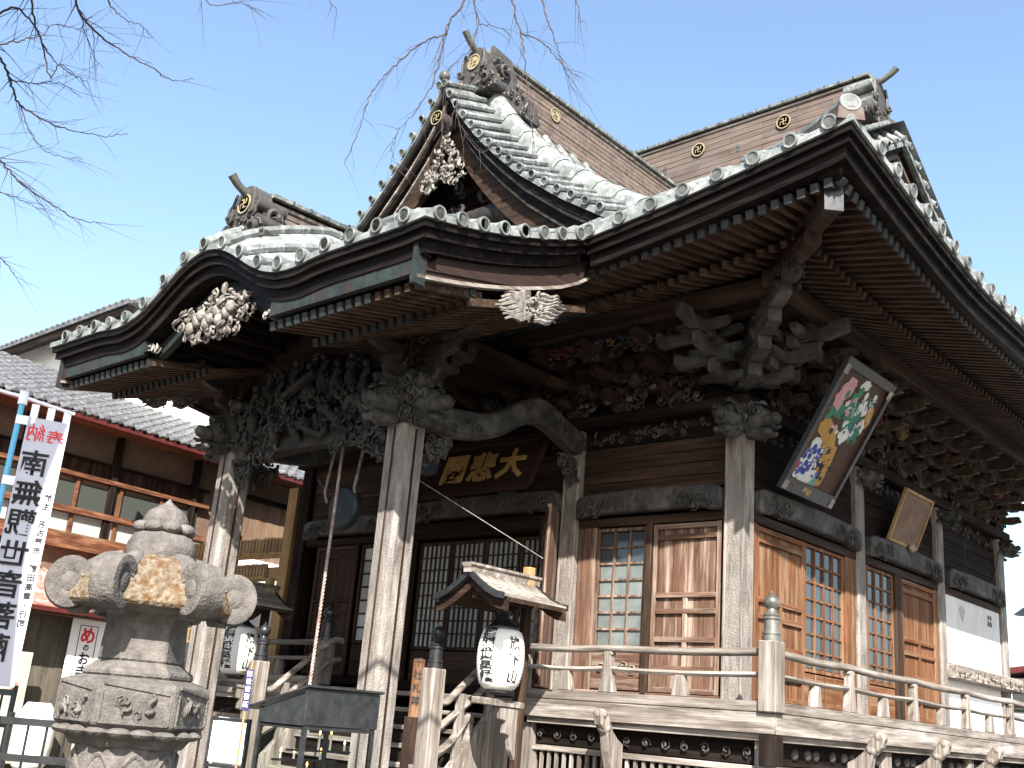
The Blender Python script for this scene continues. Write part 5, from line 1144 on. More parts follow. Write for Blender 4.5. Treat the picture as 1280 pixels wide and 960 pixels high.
for i, (x, y, z, h) in enumerate(((-.12, -.28, 1.1, .05), (-.12, -.12, 1.1, .04), (.08, .0, 1.2, .13), (.08, .14, 1.2, .14), (-.12, .2, 1.1, .06), (.08, .32, 1.2, .05), (-.12, .05, .93, .1), (.08, -.2, .93, .12))):
    c = place('candle', ['short lit candle at the near end of the case', 'second short lit candle behind the case glass', 'tall lit candle in the middle of the case', 'tall lit candle right of the middle in the case', 'short lit candle beyond the tall pair', 'stub of candle at the far end of the case', 'low candle standing on the tray of the case', 'low candle on the tray nearest the glass corner'][i], 'candle', (-1.3+x, -5.6+y, z), 0, 'candles burning in the glazed case')
    mb = MB(); mb.cyl((0, 0, 0), (0, 0, h), .011, 8); lpart('wax_stick', mb, wx, c)
    mb = MB(); mb.lathe([(0, h+.004), (.009, h+.02), (.006, h+.035), (0, h+.055)], 8); lpart('flame', mb, fl, c)
# white notice with metal frame and a thin staff left of the case
wn = place('white_notice', 'blank white sheet panel on a dark metal frame left of the candle case', 'notice', (-2.12, -6.0, 0), radians(20))
lb(wn, 'sheet', -.2, .2, -.01, .01, 1.0, 1.38, M_['white']); 
for a in ((-.23, -.2, 0, 1.42), (.2, .23, 0, 1.42)): lb(wn, 'leg', a[0], a[1], -.02, .02, a[2], a[3], bk)
lb(wn, 'frame_rail', -.2, .2, -.015, .015, .95, .98, bk); lb(wn, 'frame_rail', -.2, .2, -.015, .015, 1.385, 1.415, bk)
st = place('small_flag', 'narrow purple flag with white characters on a bamboo staff by the case', 'flag', (-1.66, -6.2, 0), radians(35))
mb = MB(); mb.cyl((0, 0, 0), (.02, 0, 1.95), .012, 8); lpart('staff', mb, M_['pinez'], st)
mb = MB(); mb.bb(-.02, .05, -.012, -.008, 1.5, 1.88); fg = lpart('cloth', mb, flat('purple_cloth', (.025, .02, .08), .8), st)
for i, ch in enumerate('観世音菩薩'): inst('character', text_mesh(ch, .055, M_['white'], .02, .001), fg, W[st] @ frame((.015, -.0125, 1.84-i*.07), (1, 0, 0), UZ))
# iron railing round the yard, beside the stone lantern
def iron_fence(a, b, label, h=1.25, n=None):
    a, b = V(a), V(b); f = place('iron_fence', label, 'fence', a, 0, 'dark iron railings at the left'); d = b-a; L = d.length; d.normalize()
    for z in (.1, h-.25, h): mb = MB(); mb.bar(d*0+UZ*z, d*L+UZ*z, .05, .05); lpart('rail', mb, bk, f)
    k = int(L/.13)
    for i in range(k+1):
        mb = MB(); p = d*(L*i/k); mb.cyl(p+UZ*.1, p+UZ*(h if i % 8 else h+.06), .011 if i % 8 else .025, 6); lpart('baluster' if i % 8 else 'fence_post', mb, bk, f)
    return f
iron_fence((-1.9, -8.3, 0), (-7.9, -10.2, 0), 'dark iron railing running away behind the stone lantern', 1.5)
iron_fence((-.1, -8.0, 0), (-3.2, -11.3, 0), 'dark iron railing nearest the stone lantern, rising to the right', 1.32)
# --- stone lantern
sl = place('stone_lantern', 'large weathered stone lantern with lichen covered hexagonal roof and curled corners', 'lantern', (1.2, -9.0, 0), atan2(-12.5+9.0, 7.26-1.2)-radians(28))
W[sl] = sl.matrix_basis = W[sl] @ Matrix.Diagonal((.89, .89, 1, 1))
stn, mos = M_['stone'], M_['moss']
HX = lambda r, z, rot=0: [(r*cos(pi/3*k+rot), r*sin(pi/3*k+rot), z) for k in range(6)]
def hexloft(levels, mt, nm, root=sl, bevel=.012, seg=1):
    mb = MB(); vs = []
    for r, z in levels: vs += HX(r, z)
    n = len(levels); mb.add(vs, [(i*6+k, i*6+(k+1) % 6, (i+1)*6+(k+1) % 6, (i+1)*6+k) for i in range(n-1) for k in range(6)]+[tuple(range(5, -1, -1)), tuple(range((n-1)*6, n*6))])
    return lpart(nm, mb, mt, root, bevel=bevel)
hexloft([(.62, 0), (.62, .18), (.5, .24)], stn, 'base')
mb = MB(); mb.lathe([(.42, .24), (.42, .32), (.3, .4), (.27, .55), (.27, .62), (.31, .66), (.27, .7), (.27, .95), (.3, 1.02), (.33, 1.12), (.335, 1.2), (.32, 1.27), (.3, 1.31)], 28); sf = lpart('shaft', mb, stn, sl, smooth=.8)
mb = MB()
for k in range(9):
    a = 2*pi*k/9; mb.tube([(.33*cos(a+t), .33*sin(a+t), 1.2+.05*cos(t*9)) for t in lin(-.33, .33, 9)], .016, 5)
lpart('lotus_relief', mb, stn, sf, smooth=1)
mb = MB()
for k in range(18):
    a = 2*pi*k/18; mb.ball((.40*cos(a), .40*sin(a), 1.365), (.09, .08, .03), 8, 6)
lpart('lotus_petals', mb, stn, sf, smooth=1)
nk = hexloft([(.36, 1.28), (.46, 1.40), (.485, 1.405), (.485, 1.62), (.47, 1.64), (.36, 1.67)], stn, 'middle_platform')
for k in range(6):
    a = pi/3*k+pi/6; N_ = V((cos(a), sin(a), 0)); U_ = V((-sin(a), cos(a), 0)); O_ = N_*(.485*cos(pi/6)); mb = MB()
    for (u0, v0, u1, v1) in ((-.21, 1.42, .21, 1.42), (-.21, 1.63, .21, 1.59), (-.21, 1.42, -.21, 1.59), (.21, 1.42, .21, 1.59)): mb.bar(O_+U_*u0+UZ*v0+N_*.004, O_+U_*u1+UZ*v1+N_*.004, .014, .014, up=N_)
    carve(mb, O_-U_*.15+UZ*1.45, U_, UZ, N_, .3, .1, 7, .025, .05, .004, None, 300+k); lpart('relief_panel', mb, stn, nk, smooth=1)
hexloft([(.36, 1.67), (.36, 1.71), (.31, 1.73), (.29, 1.76)], stn, 'step'); 
fbx = hexloft([(.285, 1.76), (.27, 2.0), (.30, 2.05)], stn, 'fire_box')
for k in (0, 1, 3, 4):
    a = pi/3*k+pi/6+0; N_ = V((cos(a), sin(a), 0)); U_ = V((-sin(a), cos(a), 0)); O_ = N_*(.262*cos(pi/6)); mb = MB(); mb.prism([(-.06, 1.8), (.06, 1.8), (.06, 1.94), (-.06, 1.94)], O_-N_*.03, U_, UZ, N_, .04); lpart('opening_shade', mb, M_['dark'], fbx)  # dark block in place of a hole, shade of the hollow as colour
# roof: hexagonal, curved faces
mb = MB(); n = 9; LV = [(.56, 2.07), (.58, 2.09), (.58, 2.12), (.53, 2.21), (.46, 2.29), (.38, 2.35), (.28, 2.385), (.2, 2.40)]
vs = []; m = 6*n
for r, z in LV:
    for k in range(6):
        for j in range(n):
            t = j/n; a0, a1 = pi/3*k, pi/3*(k+1); p = V((cos(a0), sin(a0), 0)).lerp(V((cos(a1), sin(a1), 0)), t)*r; sag = .05*(r/.6)**2*(4*t*(1-t)); vs.append((p.x, p.y, z-sag*(z > 2.16)*.5+(.0)))
mb.add(vs, [(i*m+k, i*m+(k+1) % m, (i+1)*m+(k+1) % m, (i+1)*m+k) for i in range(len(LV)-1) for k in range(m)]+[tuple(range((len(LV)-1)*m, len(LV)*m))]); rf = lpart('roof', mb, mos, sl, smooth=.7)
mb = MB(); vs = HX(.3, 2.03)+HX(.56, 2.07); mb.add(vs, [(k, (k+1) % 6, 6+(k+1) % 6, 6+k) for k in range(6)]+[tuple(range(5, -1, -1))]); lpart('roof_underside', mb, stn, sl)
for k in range(6):
    a = pi/3*k; d = V((cos(a), sin(a), 0)); s = V((-sin(a), cos(a), 0))
    mb = MB(); mb.tube([d*.24+UZ*2.38, d*.34+UZ*2.35, d*.42+UZ*2.29, d*.47+UZ*2.22], [.045, .06, .075, .095], 8, flat=.7); rb = lpart('corner_ridge', mb, stn if k % 2 else stn, sl, smooth=1)
    mb = MB(); c = d*.54+UZ*2.185; Rr = .152
    # rolled volute: a thick spiral disc on each side plus drum
    mb.lathe([(.0, -.085), (.05, -.085), (.06, -.075), (.115, -.095), (Rr, -.085), (Rr+.01, 0), (Rr, .085), (.115, .095), (.06, .075), (.05, .085), (0, .085)], 22, c=c, M=Matrix((d, UZ, s)).transposed().to_4x4())
    mb.tube([c-d*.11+UZ*.02, c-d*.16-UZ*.05, c-d*.12-UZ*.14, c-d*.02-UZ*.16], [.07, .06, .05, .02], 6)
    lpart('corner_volute', mb, stn, sl, smooth=.9)
mb = MB(); mb.lathe([(.22, 2.37), (.235, 2.42), (.23, 2.46), (.2, 2.52), (.15, 2.54)], 24); lpart('finial_collar', mb, stn, sl, smooth=.9)
mb = MB()
for k in range(8): a = 2*pi*k/8; mb.ball((.15*cos(a), .15*sin(a), 2.565), (.075, .075, .04), 8, 6)
lpart('finial_lotus', mb, stn, sl, smooth=1)
mb = MB(); mb.lathe([(.12, 2.53), (.15, 2.57), (.155, 2.62), (.13, 2.67), (.07, 2.705), (.03, 2.73), (0, 2.76)], 24); lpart('finial_jewel', mb, stn, sl, smooth=1)
# --- banner
bn = place('banner', 'tall white cloth banner with mirrored brush lettering on a light blue pole', 'banner', (-1.07, -9.1, 0))
u = V((.17, .38, 0)).normalized()
mb = MB(); mb.cyl(V((0, 0, 0)), V((.0, 0, 3.72)), .022, 10); lpart('pole', mb, M_['bluepole'], bn, smooth=1)
mb = MB(); mb.cyl(V((0, 0, 3.66)), V((0, 0, 3.76)), .035, 10); lpart('pole_cap', mb, M_['white'], bn)
mb = MB(); mb.tube([u*-.06*3+UZ*3.74, u*0+UZ*3.72, u*.39+UZ*3.655], .013, 8); lpart('cross_bar', mb, M_['white'], bn)
def cl(s, z): return u*s+V((u.y, -u.x, 0))*(.02*sin(z*2.3+s*4)+.012*sin(s*14+z))
mb = MB(); mb.grid(lambda s, z: cl(s, z)+UZ*(z+(.05*(.5-s)*.6 if z > 3.4 else 0)), lin(.065, .37, 12), lin(1.55, 3.56, 34)); clo = lpart('cloth', mb, flat('banner_cloth', (.5, .5, .55), .9), bn, smooth=1)  # white cloth, its lavender shade put into the colour
for s in (.1, .22, .34): mb = MB(); mb.grid(lambda q, z: cl(s+q, z)+UZ*z, (-.028, .028), (3.52, 3.69-s*.1)); lpart('top_loop', mb, M_['white'], bn)
for z in (3.5, 3.02, 2.5, 2.0): mb = MB(); mb.grid(lambda q, zz: u*q+V((u.y, -u.x, 0))*.026+UZ*zz, (-.02, .07), (z, z+.07)); lpart('side_loop', mb, M_['white'], bn)
def ch_on(txt, s, z, size, mt, sx=1.):
    me = text_mesh(txt, size, mt, .02 if mt is M_['ink'] else .008, 0)
    for v in me.vertices:
        q = s-v.co.x*sx; zz = z+v.co.y; p = cl(q, zz)+V((u.y, -u.x, 0))*.0045+UZ*(zz+(.05*(.5-q)*.6 if zz > 3.4 else 0)); v.co = p-V((0, 0, 0))
    inst('character', me, clo, W[bn])
ch_on('奉', .285, 3.42, .14, M_['red']); ch_on('納', .145, 3.45, .14, M_['red'])
for i, ch in enumerate('南無觀世音菩薩'): ch_on(ch, .175, 3.215-i*.232, .21, M_['ink'])
for i, ch in enumerate('施主　名古屋市　野田高章・行司'):
    if ch != '　': ch_on(ch, .325, 2.96-i*.068, .058, M_['ink'])
# ================================================================== neighbouring building at the left
TH = .1107
lbld = thing('side_building', 'long two-storey wooden building with grey tiled roof and red gutter left of the temple', 'building', (-13.64, -4.46, 0), TH)
WL = W[lbld]
def lbx(nm, x0, x1, y0, y1, z0, z1, mt, bev=0, root=None, par=None):
    mb = MB(); mb.bb(x0, x1, y0, y1, z0, z1); return part(nm, mb, mt, par or root or lbld, wm=WL, bevel=bev)
S0, S1 = -3.0, 6.3
lbx('wall', -4, -.75, S0, 5.5, 2.9, 6.9, M_['beige']); lbx('wall', -4, -.92, 5.5, 10.5, 0, 4.88, M_['beige']); lbx('wall', -4, -.76, 5.5, 10.5, 4.885, 6.9, M_['beige'])
slat = wood('dark_slat_wood', (.02, .01, .008), (.06, .032, .024), (.09, .055, .04), 'z', .7)
for k in range(44): lbx('siding_board', -.74, -.715-.006*(k % 2), S0+k*.2, S0+k*.2+.19, 5.9, 6.2, slat)
for s in (-1.0, 1.15, 3.3, 5.45): lbx('wall_post', -.78, -.62, s-.07, s+.07, 2.9, 6.9, dk['z'])
lbx('rail', -.74, -.6, S0, 5.9, 5.8, 5.89, M_['redw']); lbx('rail', -.74, -.58, S0, 5.9, 5.03, 5.15, M_['redw']); lbx('sill_beam', -.74, -.5, S0, 5.9, 4.28, 4.56, M_['redw']); lbx('rail', -.74, -.66, S0, 5.9, 6.2, 6.25, dk['y'])
lbx('rail', -.74, -.58, S0, 5.9, 4.56, 4.62, og['y'])
bg_ = flat('reflecting_glass', (.05, .055, .05), .12, 0, .5)
fg_ = flat('frosted_glass', (.32, .34, .33), .5)
for k in range(8):
    a = S0+.1+k*1.075
    w1 = lbx('window', -.73, -.66, a-.035, a+.035, 4.62, 5.8, M_['redw'] if k % 2 else og['z'])
    lbx('pane', -.72, -.71, a+.04, a+1.03, 5.16, 5.79, bg_, par=w1); lbx('pane', -.72, -.708, a+.04, a+1.03, 4.63, 5.02, fg_, par=w1); lbx('blind', -.71, -.7, a+.1, a+.95, 5.7, 5.78, M_['beige'], par=w1)
lbx('fascia_board', -.75, -.5, 5.9, 6.3, 4.9, 5.05, og['y'])
lbx('white_wall', -.77, -.7, 5.6, 6.45, 2.9, 5.0, M_['plaster'])
for k in range(18): lbx('siding_board', -.74, -.7-.008*(k % 2), 6.5+k*.22, 6.5+k*.22+.212, 4.9, 6.3, wood('tan_siding', (.16, .1, .065), (.3, .2, .14), None, 'z') if k == 0 else bpy.data.materials['tan_siding'])
lbx('wall_post', -.8, -.6, 6.4, 6.62, 0, 6.9, M_['pinez']); lbx('rail', -.74, -.62, 6.62, 10.3, 6.3, 6.42, dk['y'])
lbx('white_wall', -.9, -.6, 5.6, 10.4, 0, 4.88, M_['plaster'])
# roof slope with tiles
SL = .46
lbx('gutter', -.05, .06, S0-.4, 10.5, 6.84, 6.95, M_['redm'], .01)
lbx('eave_board', -.8, -.02, S0-.4, 10.5, 6.88, 6.93, M_['redw'])
mb = MB(); mb.add([(.02, S0-.4, 6.96), (.02, 10.5, 6.96), (-4.4, 10.5, 6.96+4.42*SL), (-4.4, S0-.4, 6.96+4.42*SL)], [(0, 1, 2, 3)]); part('roof_deck', mb, M_['tile'], lbld, wm=WL)
tl = MB(); n = 7
def tile_pts(): 
    fr_ = []
    for j in range(n+1):
        t = j/n; y = t*.3; z = .035*sin(t*2*pi)+.01 if t < .999 else .01
        fr_.append((y, z))
    return fr_
tp = tile_pts(); vs = []
for x, dz in ((.0, 0.03), (-.3, .0)):
    for y, z in tp: vs.append((x, y, z+dz-x*SL))
for y, z in tp: vs.append((0, y, z+.0))
m = n+1; tl.add(vs, [(j, j+1, m+j+1, m+j) for j in range(n)]+[(j, 2*m+j, 2*m+j+1, j+1) for j in range(n)]); TILE = tl.mesh('roof_tile', M_['tile'], .7)
cap2 = MB(); cap2.lathe([(0, .02), (.05, .015), (.07, -.02), (.065, -.2)], 10, M=Matrix.Rotation(pi/2, 4, 'Y')); CAP2 = cap2.mesh('eave_tile_end', M_['tile'], .7)
stf = MB(); cnt = 0
for r in range(15):
    for c in range(45):
        x, y = .08-r*.285, S0-.4+c*.3
        if r < 7 and 6 <= c and cnt < 290: inst('roof_tile', TILE, lbld, WL @ Matrix.Translation((x, y, 6.97+(.08-x)*SL))); cnt += 1
        else: stf.M = Matrix.Translation((x, y, 6.97+(.08-x)*SL)); stf.add(vs, [(j, j+1, m+j+1, m+j) for j in range(n)]+[(j, 2*m+j, 2*m+j+1, j+1) for j in range(n)])
        if r == 0: inst('eave_tile_end', CAP2, lbld, WL @ Matrix.Translation((x+.02, y+.08, 7.02)))
stf.M = None; part('roof_tiles', stf, M_['tile'], lbld, wm=WL, kind='stuff', smooth=.7)
# lower red roof and ground floor
mb = MB(); mb.prism([(-.7, 3.72), (1.5, 2.9), (1.5, 2.96), (-.7, 3.8)], (0, S0-.4, 0), (1, 0, 0), UZ, (0, 1, 0), 7.2); rr_ = part('lower_roof', mb, M_['redroof'], lbld, wm=WL)
for k in range(16): mb = MB(); y = S0-.3+k*.45; mb.bar((-.68, y, 3.82), (1.5, y, 2.98), .03, .035); part('roof_seam', mb, M_['redroof'], rr_, wm=WL)
lbx('lower_gutter', 1.48, 1.58, S0-.4, 3.9, 2.84, 2.93, M_['redm'], .01)
lbx('lower_beam', .2, 1.45, S0, 3.7, 2.82, 2.88, M_['redw'])
gsd = wood('grey_siding', (.075, .065, .05), (.17, .15, .12), None, 'z')
for k in range(30): lbx('siding_board', .8, .83+.007*(k % 2), S0+k*.23, S0+k*.23+.222, 0, 2.82, gsd)
lbx('dark_doorway', .84, .86, 2.9, 3.7, 0, 2.6, slat); lbx('white_panel', .84, .88, 3.0, 3.6, 2.3, 2.7, M_['plaster']); lbx('doorway_shelf', .84, .98, 2.95, 3.8, 1.75, 1.95, M_['carvelight'])
# upper gable block behind
ub_ = thing('rear_roof', 'grey tiled roof of a taller wing behind the long building, at the far left', 'roof', (-21, 1, 0))
mb = MB(); mb.prism([(-.9, 9.95), (1.7, 11.05), (1.7, 11.13), (-.9, 10.03)], (-31, 0, 0), (0, 1, 0), UZ, (1, 0, 0), 14.6); part('roof_deck', mb, M_['tile'], ub_, wm=Matrix.Translation((0, 0, .62)))
mb = MB()
for k in range(48): mb.tube([(-31+k*.305, -.92, 10.05), (-31+k*.305, 1.7, 11.15)], .075, 6, flat=.6)
for k in range(9): y = -.9+k*.3; mb.bb(-31, -16.4, y, y+.03, 10.03+(y+.9)*.424, 10.09+(y+.9)*.424)
part('tile_rows', mb, M_['tile'], ub_, wm=Matrix.Translation((0, 0, .62)), kind='stuff', smooth=.7)
mb = MB(); mb.bb(-31, -16.4, -.85, -.7, 9.72, 9.94); part('eave_board', mb, dk['x'], ub_, wm=Matrix.Translation((0, 0, .62)))
mb = MB(); mb.bb(-30, -17.2, -.2, 4, 0, 10.1); part('wall', mb, M_['plaster'], ub_, wm=Matrix.Translation((0, 0, .62)))
# sign on the lower wall
sg = thing('temple_sign', 'small white sign with red and black characters on the grey wall under the banner', 'sign', (0, 0, 0)); sg.matrix_basis = W[sg] = WL @ Matrix.Translation((1.0, 2.28, 2.2))
mb = MB(); mb.bb(-.02, .02, -.36, .36, -.62, .62); lpart('board', mb, M_['white'], sg)
FRM = W[sg] @ frame((.022, 0, 0), (0, 1, 0), UZ)
for (a, b, c, d) in ((-.2, .2, .5, .515), (-.2, .2, -.515, -.5), (-.2, -.185, -.5, .5), (.185, .2, -.5, .5)): mb = MB(); mb.bb(.02, .024, a, b, c, d); lpart('printed_border', mb, M_['ink'], sg)
for ch, z, s_, mt in (('め', .33, .34, M_['red']), ('の', .1, .14, M_['ink']), ('お', -.1, .25, M_['ink']), ('寺', -.35, .27, M_['ink'])): inst('character', text_mesh(ch, s_, mt, .03, .002), sg, FRM @ Matrix.Translation((0, z, .002)))
# white things standing below the building
for k, (s, z, h, lab) in enumerate(((1.35, .1, 1.15, 'rounded white paper lantern behind the iron railing at the lower left corner'), (3.15, .1, 1.3, 'tall white paper lantern behind the railing beside the stone lantern'), (3.2, 2.35-.5, .55, 'white rectangular lamp box with an orange mark on the grey wall'))):
    t_ = thing('white_lamp', lab, 'lantern', (0, 0, 0), 0, 'white lanterns below the side building'); t_.matrix_basis = W[t_] = WL @ Matrix.Translation((1.35, s, z)); mb = MB()
    if k < 2: mb.lathe([(.2, 0), (.27, .06)]+[(.3+.05*sin(pi*j/8)+.008*(j % 2), .1+(h-.25)*j/8) for j in range(9)]+[(.26, h-.08), (.2, h)], 20); lpart('paper_shade', mb, M_['lantern'], t_, smooth=1); mb = MB(); mb.lathe([(.2, -.02), (.21, .04)], 16); mb.bb(-.02, .02, -.02, .02, -z, 0); lpart('stand', mb, M_['black'], t_)
    else: mb.bb(-.12, .12, -.4, .4, 0, h); lpart('box', mb, M_['white'], t_, bevel=.03); mb = MB(); mb.ball((.125, .05, .4), (.01, .12, .07), 10, 6); lpart('orange_mark', mb, flat('orange_paint', (.8, .3, .03), .6), t_)
for k, (s, w_, lab) in enumerate(((.8, .5, 'pale yellow post sign nearest the left edge behind the railing'), (2.35, .28, 'narrow pale notice post with a small emblem behind the railing'))):
    t_ = thing('notice_post', lab, 'sign', (0, 0, 0), 0, 'pale notice posts behind the railing'); t_.matrix_basis = W[t_] = WL @ Matrix.Translation((1.3, s, 0)); mb = MB(); mb.bb(-.03, .03, -w_/2, w_/2, .2, 2.1); lpart('board', mb, nmat('cream_paint%d' % k, (.5, .5, .38), (.66, .66, .52), None, 3), t_, bevel=.01)
    mb = MB(); mb.lathe([(0, .0), (.08, 0), (.08, .01), (0, .01)], 14, c=(.03, 0, 1.5), M=Matrix.Rotation(pi/2, 4, 'Y')); lpart('emblem', mb, M_['redroof'], t_)
# --- rack of donor name slats beside the hall
rk = thing('name_board_rack', 'tall pine rack with rows of small inscribed name slats left of the hall', 'rack', (-11.6, 0, 0))
I4 = Matrix.Identity(4)
def rb_(nm, x0, x1, y0, y1, z0, z1, mt, bev=.006): mb = MB(); mb.bb(x0, x1, y0, y1, z0, z1); return part(nm, mb, mt, rk, wm=I4, bevel=bev)
for x in (-9.72, -11.7, -14.1): rb_('post', x-.14, x+.14, -.1, .14, 0, 5.6 if x > -10 else 4.8, M_['pinez'])
for k, z in enumerate((4.3, 3.85, 3.3, 2.65, 2.0, 1.3)): rb_('cross_beam', -14.1, -9.8, 0, .09, z-.02, z+.24 if k else z+.2, M_['pine'])
wr = MB()
for r, (z0, z1, xr) in enumerate(((4.33, 4.66, -9.9), (3.86, 4.16, -10.3), (3.3, 3.6, -10.4), (2.62, 2.92, -10.2), (1.35, 1.65, -9.95))):
    x = xr
    while x > -14:
        j = rnd.uniform(-.01, .01); rb_('name_slat', x-.105, x-.004, -.035+j*.3, -.012, z0+j, z1+j, M_['pine'], 0)
        z = z1-.04
        while z > z0+.05: l = rnd.uniform(.018, .04); wr.bb(x-.075, x-.035, -.04, -.037, z-l, z); z -= l+.012
        x -= .108
part('slat_writing', wr, M_['carve'], rk, wm=I4, kind='stuff')
# wall behind the rack
pw = thing('plaster_wall', 'bright white plaster wall seen through the gaps of the name rack', 'wall', (-12.3, 2.4, 0)); mb = MB(); mb.bb(-14.6, -10.2, 2.3, 2.5, 0, 3.6); part('wall', mb, M_['plaster'], pw, wm=I4)
mb = MB(); mb.bb(-14.7, -10.1, 2.2, 2.6, 3.6, 3.72); part('coping', mb, M_['tile'], pw, wm=I4)
for k in range(5): mb = MB(); mb.bb(-14.2+k*.8, -13.6+k*.8, 2.27, 2.3, 2.2, 3.2); part('pane', mb, fg_, pw, wm=I4)
# --- right background
hb_ = thing('background_house', 'white house with dark roof edge far behind the right end of the veranda', 'house', (-3, 32, 0))
mb = MB(); mb.bb(-6.3, 8, 30, 38, 0, 4.6); part('wall', mb, M_['plaster'], hb_, wm=I4)
mb = MB(); mb.prism([(-7.0, 4.55), (0, 5.6), (0, 5.75), (-7.0, 4.75)], (0, 29.4, 0), (1, 0, 0), UZ, (0, 1, 0), 9.5); part('roof', mb, M_['redm'], hb_, wm=I4)
mb = MB(); mb.bb(-5.9, -4.8, 29.95, 30, 3.4, 4.2); part('window', mb, bg_, hb_, wm=I4)
for k in range(3): mb = MB(); mb.bb(-6.25+.0, -4.0, 29.3, 29.34, 4.0+.14*k, 4.05+.14*k); part('balcony_rail', mb, M_['black'], hb_, wm=I4)
um = thing('roof_mast', 'thin grey mast with a small dark cap and white railings above the far house', 'mast', (-5.6, 31, 4.6))
for nm, a in (('mast', (-5.62, -5.5, 31, 31.12, 4.6, 8.3)), ('crossarm', (-6.6, -5.4, 31, 31.05, 6.15, 6.2)), ('crossarm', (-6.4, -5.4, 31, 31.05, 5.6, 5.65)), ('crossarm', (-6.4, -5.4, 31, 31.05, 5.35, 5.39)), ('platform', (-6.3, -5.2, 31, 31.3, 5.05, 5.15))):
    mb = MB(); mb.bb(*a); part(nm, mb, flat('mast_grey', (.25, .25, .27), .5) if nm == 'mast' else bpy.data.materials['mast_grey'], um, wm=I4)
mb = MB(); mb.lathe([(.5, 0), (.1, .3), (0, .3)], 10, c=(-5.55, 31.05, 7.0)); part('cap', mb, M_['black'], um, wm=I4)
# ================================================================== bare cherry tree: trunk left of the camera, limbs overhead
def ray(px, py, d):
    r = FX+RX*((px-640)/1338.1)-UX*((py-480)/1338.1); h = sqrt(r.x*r.x+r.y*r.y); return CAM+r*(d/h)
ct = thing('bare_cherry_tree', 'leafless cherry tree whose thin drooping branches hang into the top of the view', 'tree', (1.0, -11.25, 0))
def tb(nm, pts, r, seg=6, par=None): mb = MB(); mb.tube(pts, r, seg, caps=True); return part(nm, mb, M_['bark'], par or ct, wm=I4, smooth=1.2)
trunk = [(1.0, -11.25, -.1), (1.02, -11.27, .6), (.98, -11.25, 2.0), (1.05, -11.2, 3.6), (1.0, -11.25, 5.0), (1.1, -11.1, 6.4), (1.3, -10.8, 8.0)]
tb('trunk', smoothp(trunk, 20), [.42-.011*k for k in range(20)], 12)
rt = random.Random(12)
def sprout(mb, p, d, L, r, depth, droop):
    """curving twig with side shoots"""
    n = max(4, int(L/.09)); pts = [V(p)]; d = V(d).normalized(); rr = [r]
    for i in range(n):
        d = (d+V((rt.gauss(0, .10), rt.gauss(0, .10), rt.gauss(0, .10)-droop*.10))).normalized(); pts.append(pts[-1]+d*(L/n)); rr.append(r*(1-.75*(i+1)/n))
        if depth > 0 and i > 0 and rt.random() < .4:
            sd_ = (d+V((rt.gauss(0, .8), rt.gauss(0, .8), rt.gauss(0, .6)))).normalized(); sprout(mb, pts[-1], sd_, L*rt.uniform(.18, .42), rr[-1]*.6, depth-1, droop)
    mb.tube(pts, rr, 4, caps=False)
def branch(px, r0, r1, side=1., depth=2, nm='branch', droop=1.):
    pts = smoothp([tuple(ray(a, b, d)) for a, b, d in px], 8*len(px)); n = len(pts); r0 *= .7; r1 *= .7; rr = [r0+(r1-r0)*k/(n-1) for k in range(n)]
    # small irregularity
    pts = [V(p)+V((rt.gauss(0, .004), rt.gauss(0, .004), rt.gauss(0, .004))) for p in pts]
    o = tb(nm, pts, rr, 6); mb = MB()
    for k in range(2, n):
        if rt.random() < .42*side:
            t = (V(pts[k])-V(pts[k-1])).normalized(); d = (t*1.0+V((rt.gauss(0, .6), rt.gauss(0, .6), rt.gauss(-.1*droop, .5)))).normalized()
            sprout(mb, pts[k], d, rt.uniform(.1, .42)*side**.5, max(.0018, rr[k]*.45), depth-1, droop)
    if mb.v: part('twigs', mb, M_['bark'], o, wm=I4, kind='stuff')
    return o
tb('limb', smoothp([(1.05, -11.2, 3.4), (.9, -10.9, 4.3), tuple(ray(-60, 120, 7.2)), tuple(ray(-40, -60, 7.0)), tuple(ray(40, -160, 6.8))], 24), [.13-.0045*k for k in range(24)], 8)
tb('limb', smoothp([(1.05, -11.2, 6.0), (1.8, -10.6, 7.2), tuple(ray(150, -260, 6.5)), tuple(ray(420, -260, 6.2)), tuple(ray(680, -220, 6.2))], 30), [.11-.003*k for k in range(30)], 8)
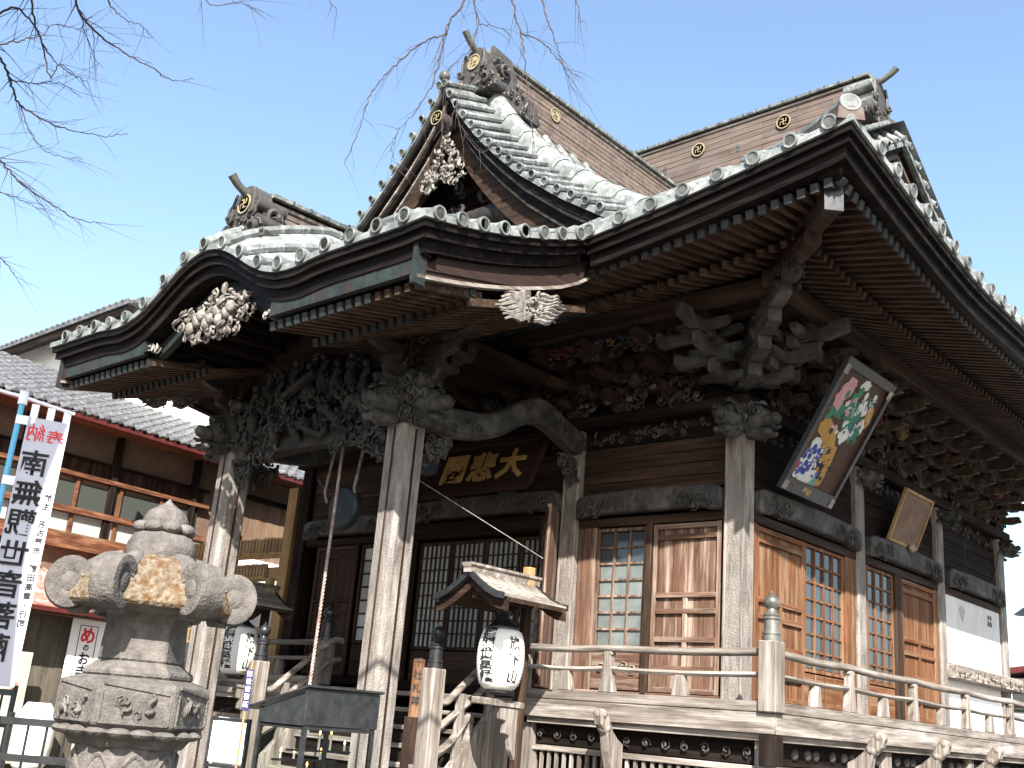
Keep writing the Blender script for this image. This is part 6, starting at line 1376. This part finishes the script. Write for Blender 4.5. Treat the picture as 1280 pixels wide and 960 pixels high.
BR = [([(-40, 60, 7), (10, 10, 7), (45, 35, 7), (62, 95, 7), (92, 160, 7.1), (110, 102, 7.2)][:4]+[(75, 80, 7.1), (98, 98, 7.1)], .012, .003),
      ([(40, -60, 6.8), (40, 10, 6.9), (48, 40, 7), (62, 68, 7), (85, 90, 7), (110, 102, 7.1)], .013, .003),
      ([(85, -30, 6.8), (100, 15, 6.9), (125, 45, 7), (160, 68, 7), (190, 85, 7), (215, 100, 7.1), (242, 98, 7.1)], .014, .003),
      ([(100, 15, 6.9), (108, 45, 6.9), (118, 70, 7), (128, 85, 7)], .006, .002),
      ([(125, -30, 6.6), (138, 5, 6.7), (158, 25, 6.7), (178, 32, 6.7), (190, 48, 6.8)], .008, .002),
      ([(-30, 20, 7.2), (0, 70, 7.2), (12, 100, 7.2), (25, 130, 7.2), (60, 152, 7.2), (88, 163, 7.2), (128, 170, 7.2), (160, 168, 7.2)], .014, .003),
      ([(12, 100, 7.2), (40, 104, 7.2), (75, 104, 7.2), (102, 122, 7.3)], .008, .002),
      ([(25, 130, 7.2), (38, 165, 7.2), (60, 190, 7.2), (102, 200, 7.2)], .007, .002),
      ([(-30, 170, 7), (0, 200, 7), (25, 228, 7), (60, 252, 7), (100, 275, 7), (132, 278, 7)], .011, .003),
      ([(-20, 235, 7), (15, 245, 7), (52, 262, 7), (90, 225, 7)][:3], .006, .002),
      ([(-20, 310, 7), (0, 322, 7), (15, 340, 7), (30, 352, 7)], .006, .002),
      ([(-20, 60, 6.6), (20, 52, 6.6), (50, 45, 6.7), (70, 30, 6.7), (110, 40, 6.8)], .008, .002),
      ([(240, -30, 6.4), (262, 5, 6.4), (300, 3, 6.4), (318, 12, 6.4)], .006, .002),
      ([(400, -60, 6.2), (410, -5, 6.2), (420, 10, 6.2)], .006, .002),
      ([(595, -60, 6.2), (580, 0, 6.2), (560, 30, 6.2), (550, 70, 6.2), (540, 105, 6.2), (522, 135, 6.2), (500, 160, 6.2)], .013, .003),
      ([(560, 42, 6.2), (530, 52, 6.2), (495, 80, 6.2), (465, 115, 6.2), (448, 165, 6.2), (430, 205, 6.3)], .009, .003),
      ([(590, -60, 6.1), (592, 0, 6.1), (598, 30, 6.1), (588, 62, 6.1), (583, 95, 6.1)], .009, .002),
      ([(640, -60, 6.1), (642, 5, 6.1), (650, 40, 6.1), (657, 85, 6.1), (662, 130, 6.1), (668, 190, 6.1)], .011, .002),
      ([(650, 40, 6.1), (680, 55, 6.1), (700, 78, 6.1), (722, 95, 6.1)], .007, .002),
      ([(670, -60, 6), (680, 10, 6), (690, 40, 6), (700, 70, 6), (715, 110, 6)], .009, .002),
      ([(700, -40, 5.9), (722, 5, 5.9), (726, 40, 5.9)], .006, .002),
      ([(598, 30, 6.1), (625, 35, 6.1), (640, 45, 6.1)], .005, .002),
      ([(583, 95, 6.1), (570, 140, 6.1), (600, 190, 6.15), (618, 170, 6.15)], .005, .002),
      ([(500, 160, 6.2), (490, 185, 6.2), (500, 215, 6.2)], .005, .002),
      ([(590, 62, 6.1), (560, 90, 6.1), (553, 150, 6.2), (555, 215, 6.2)], .004, .002)]
for px, r0, r1 in BR: branch(px, r0, r1, .9, 2, droop=1.4 if px[0][0] > 350 else .4)
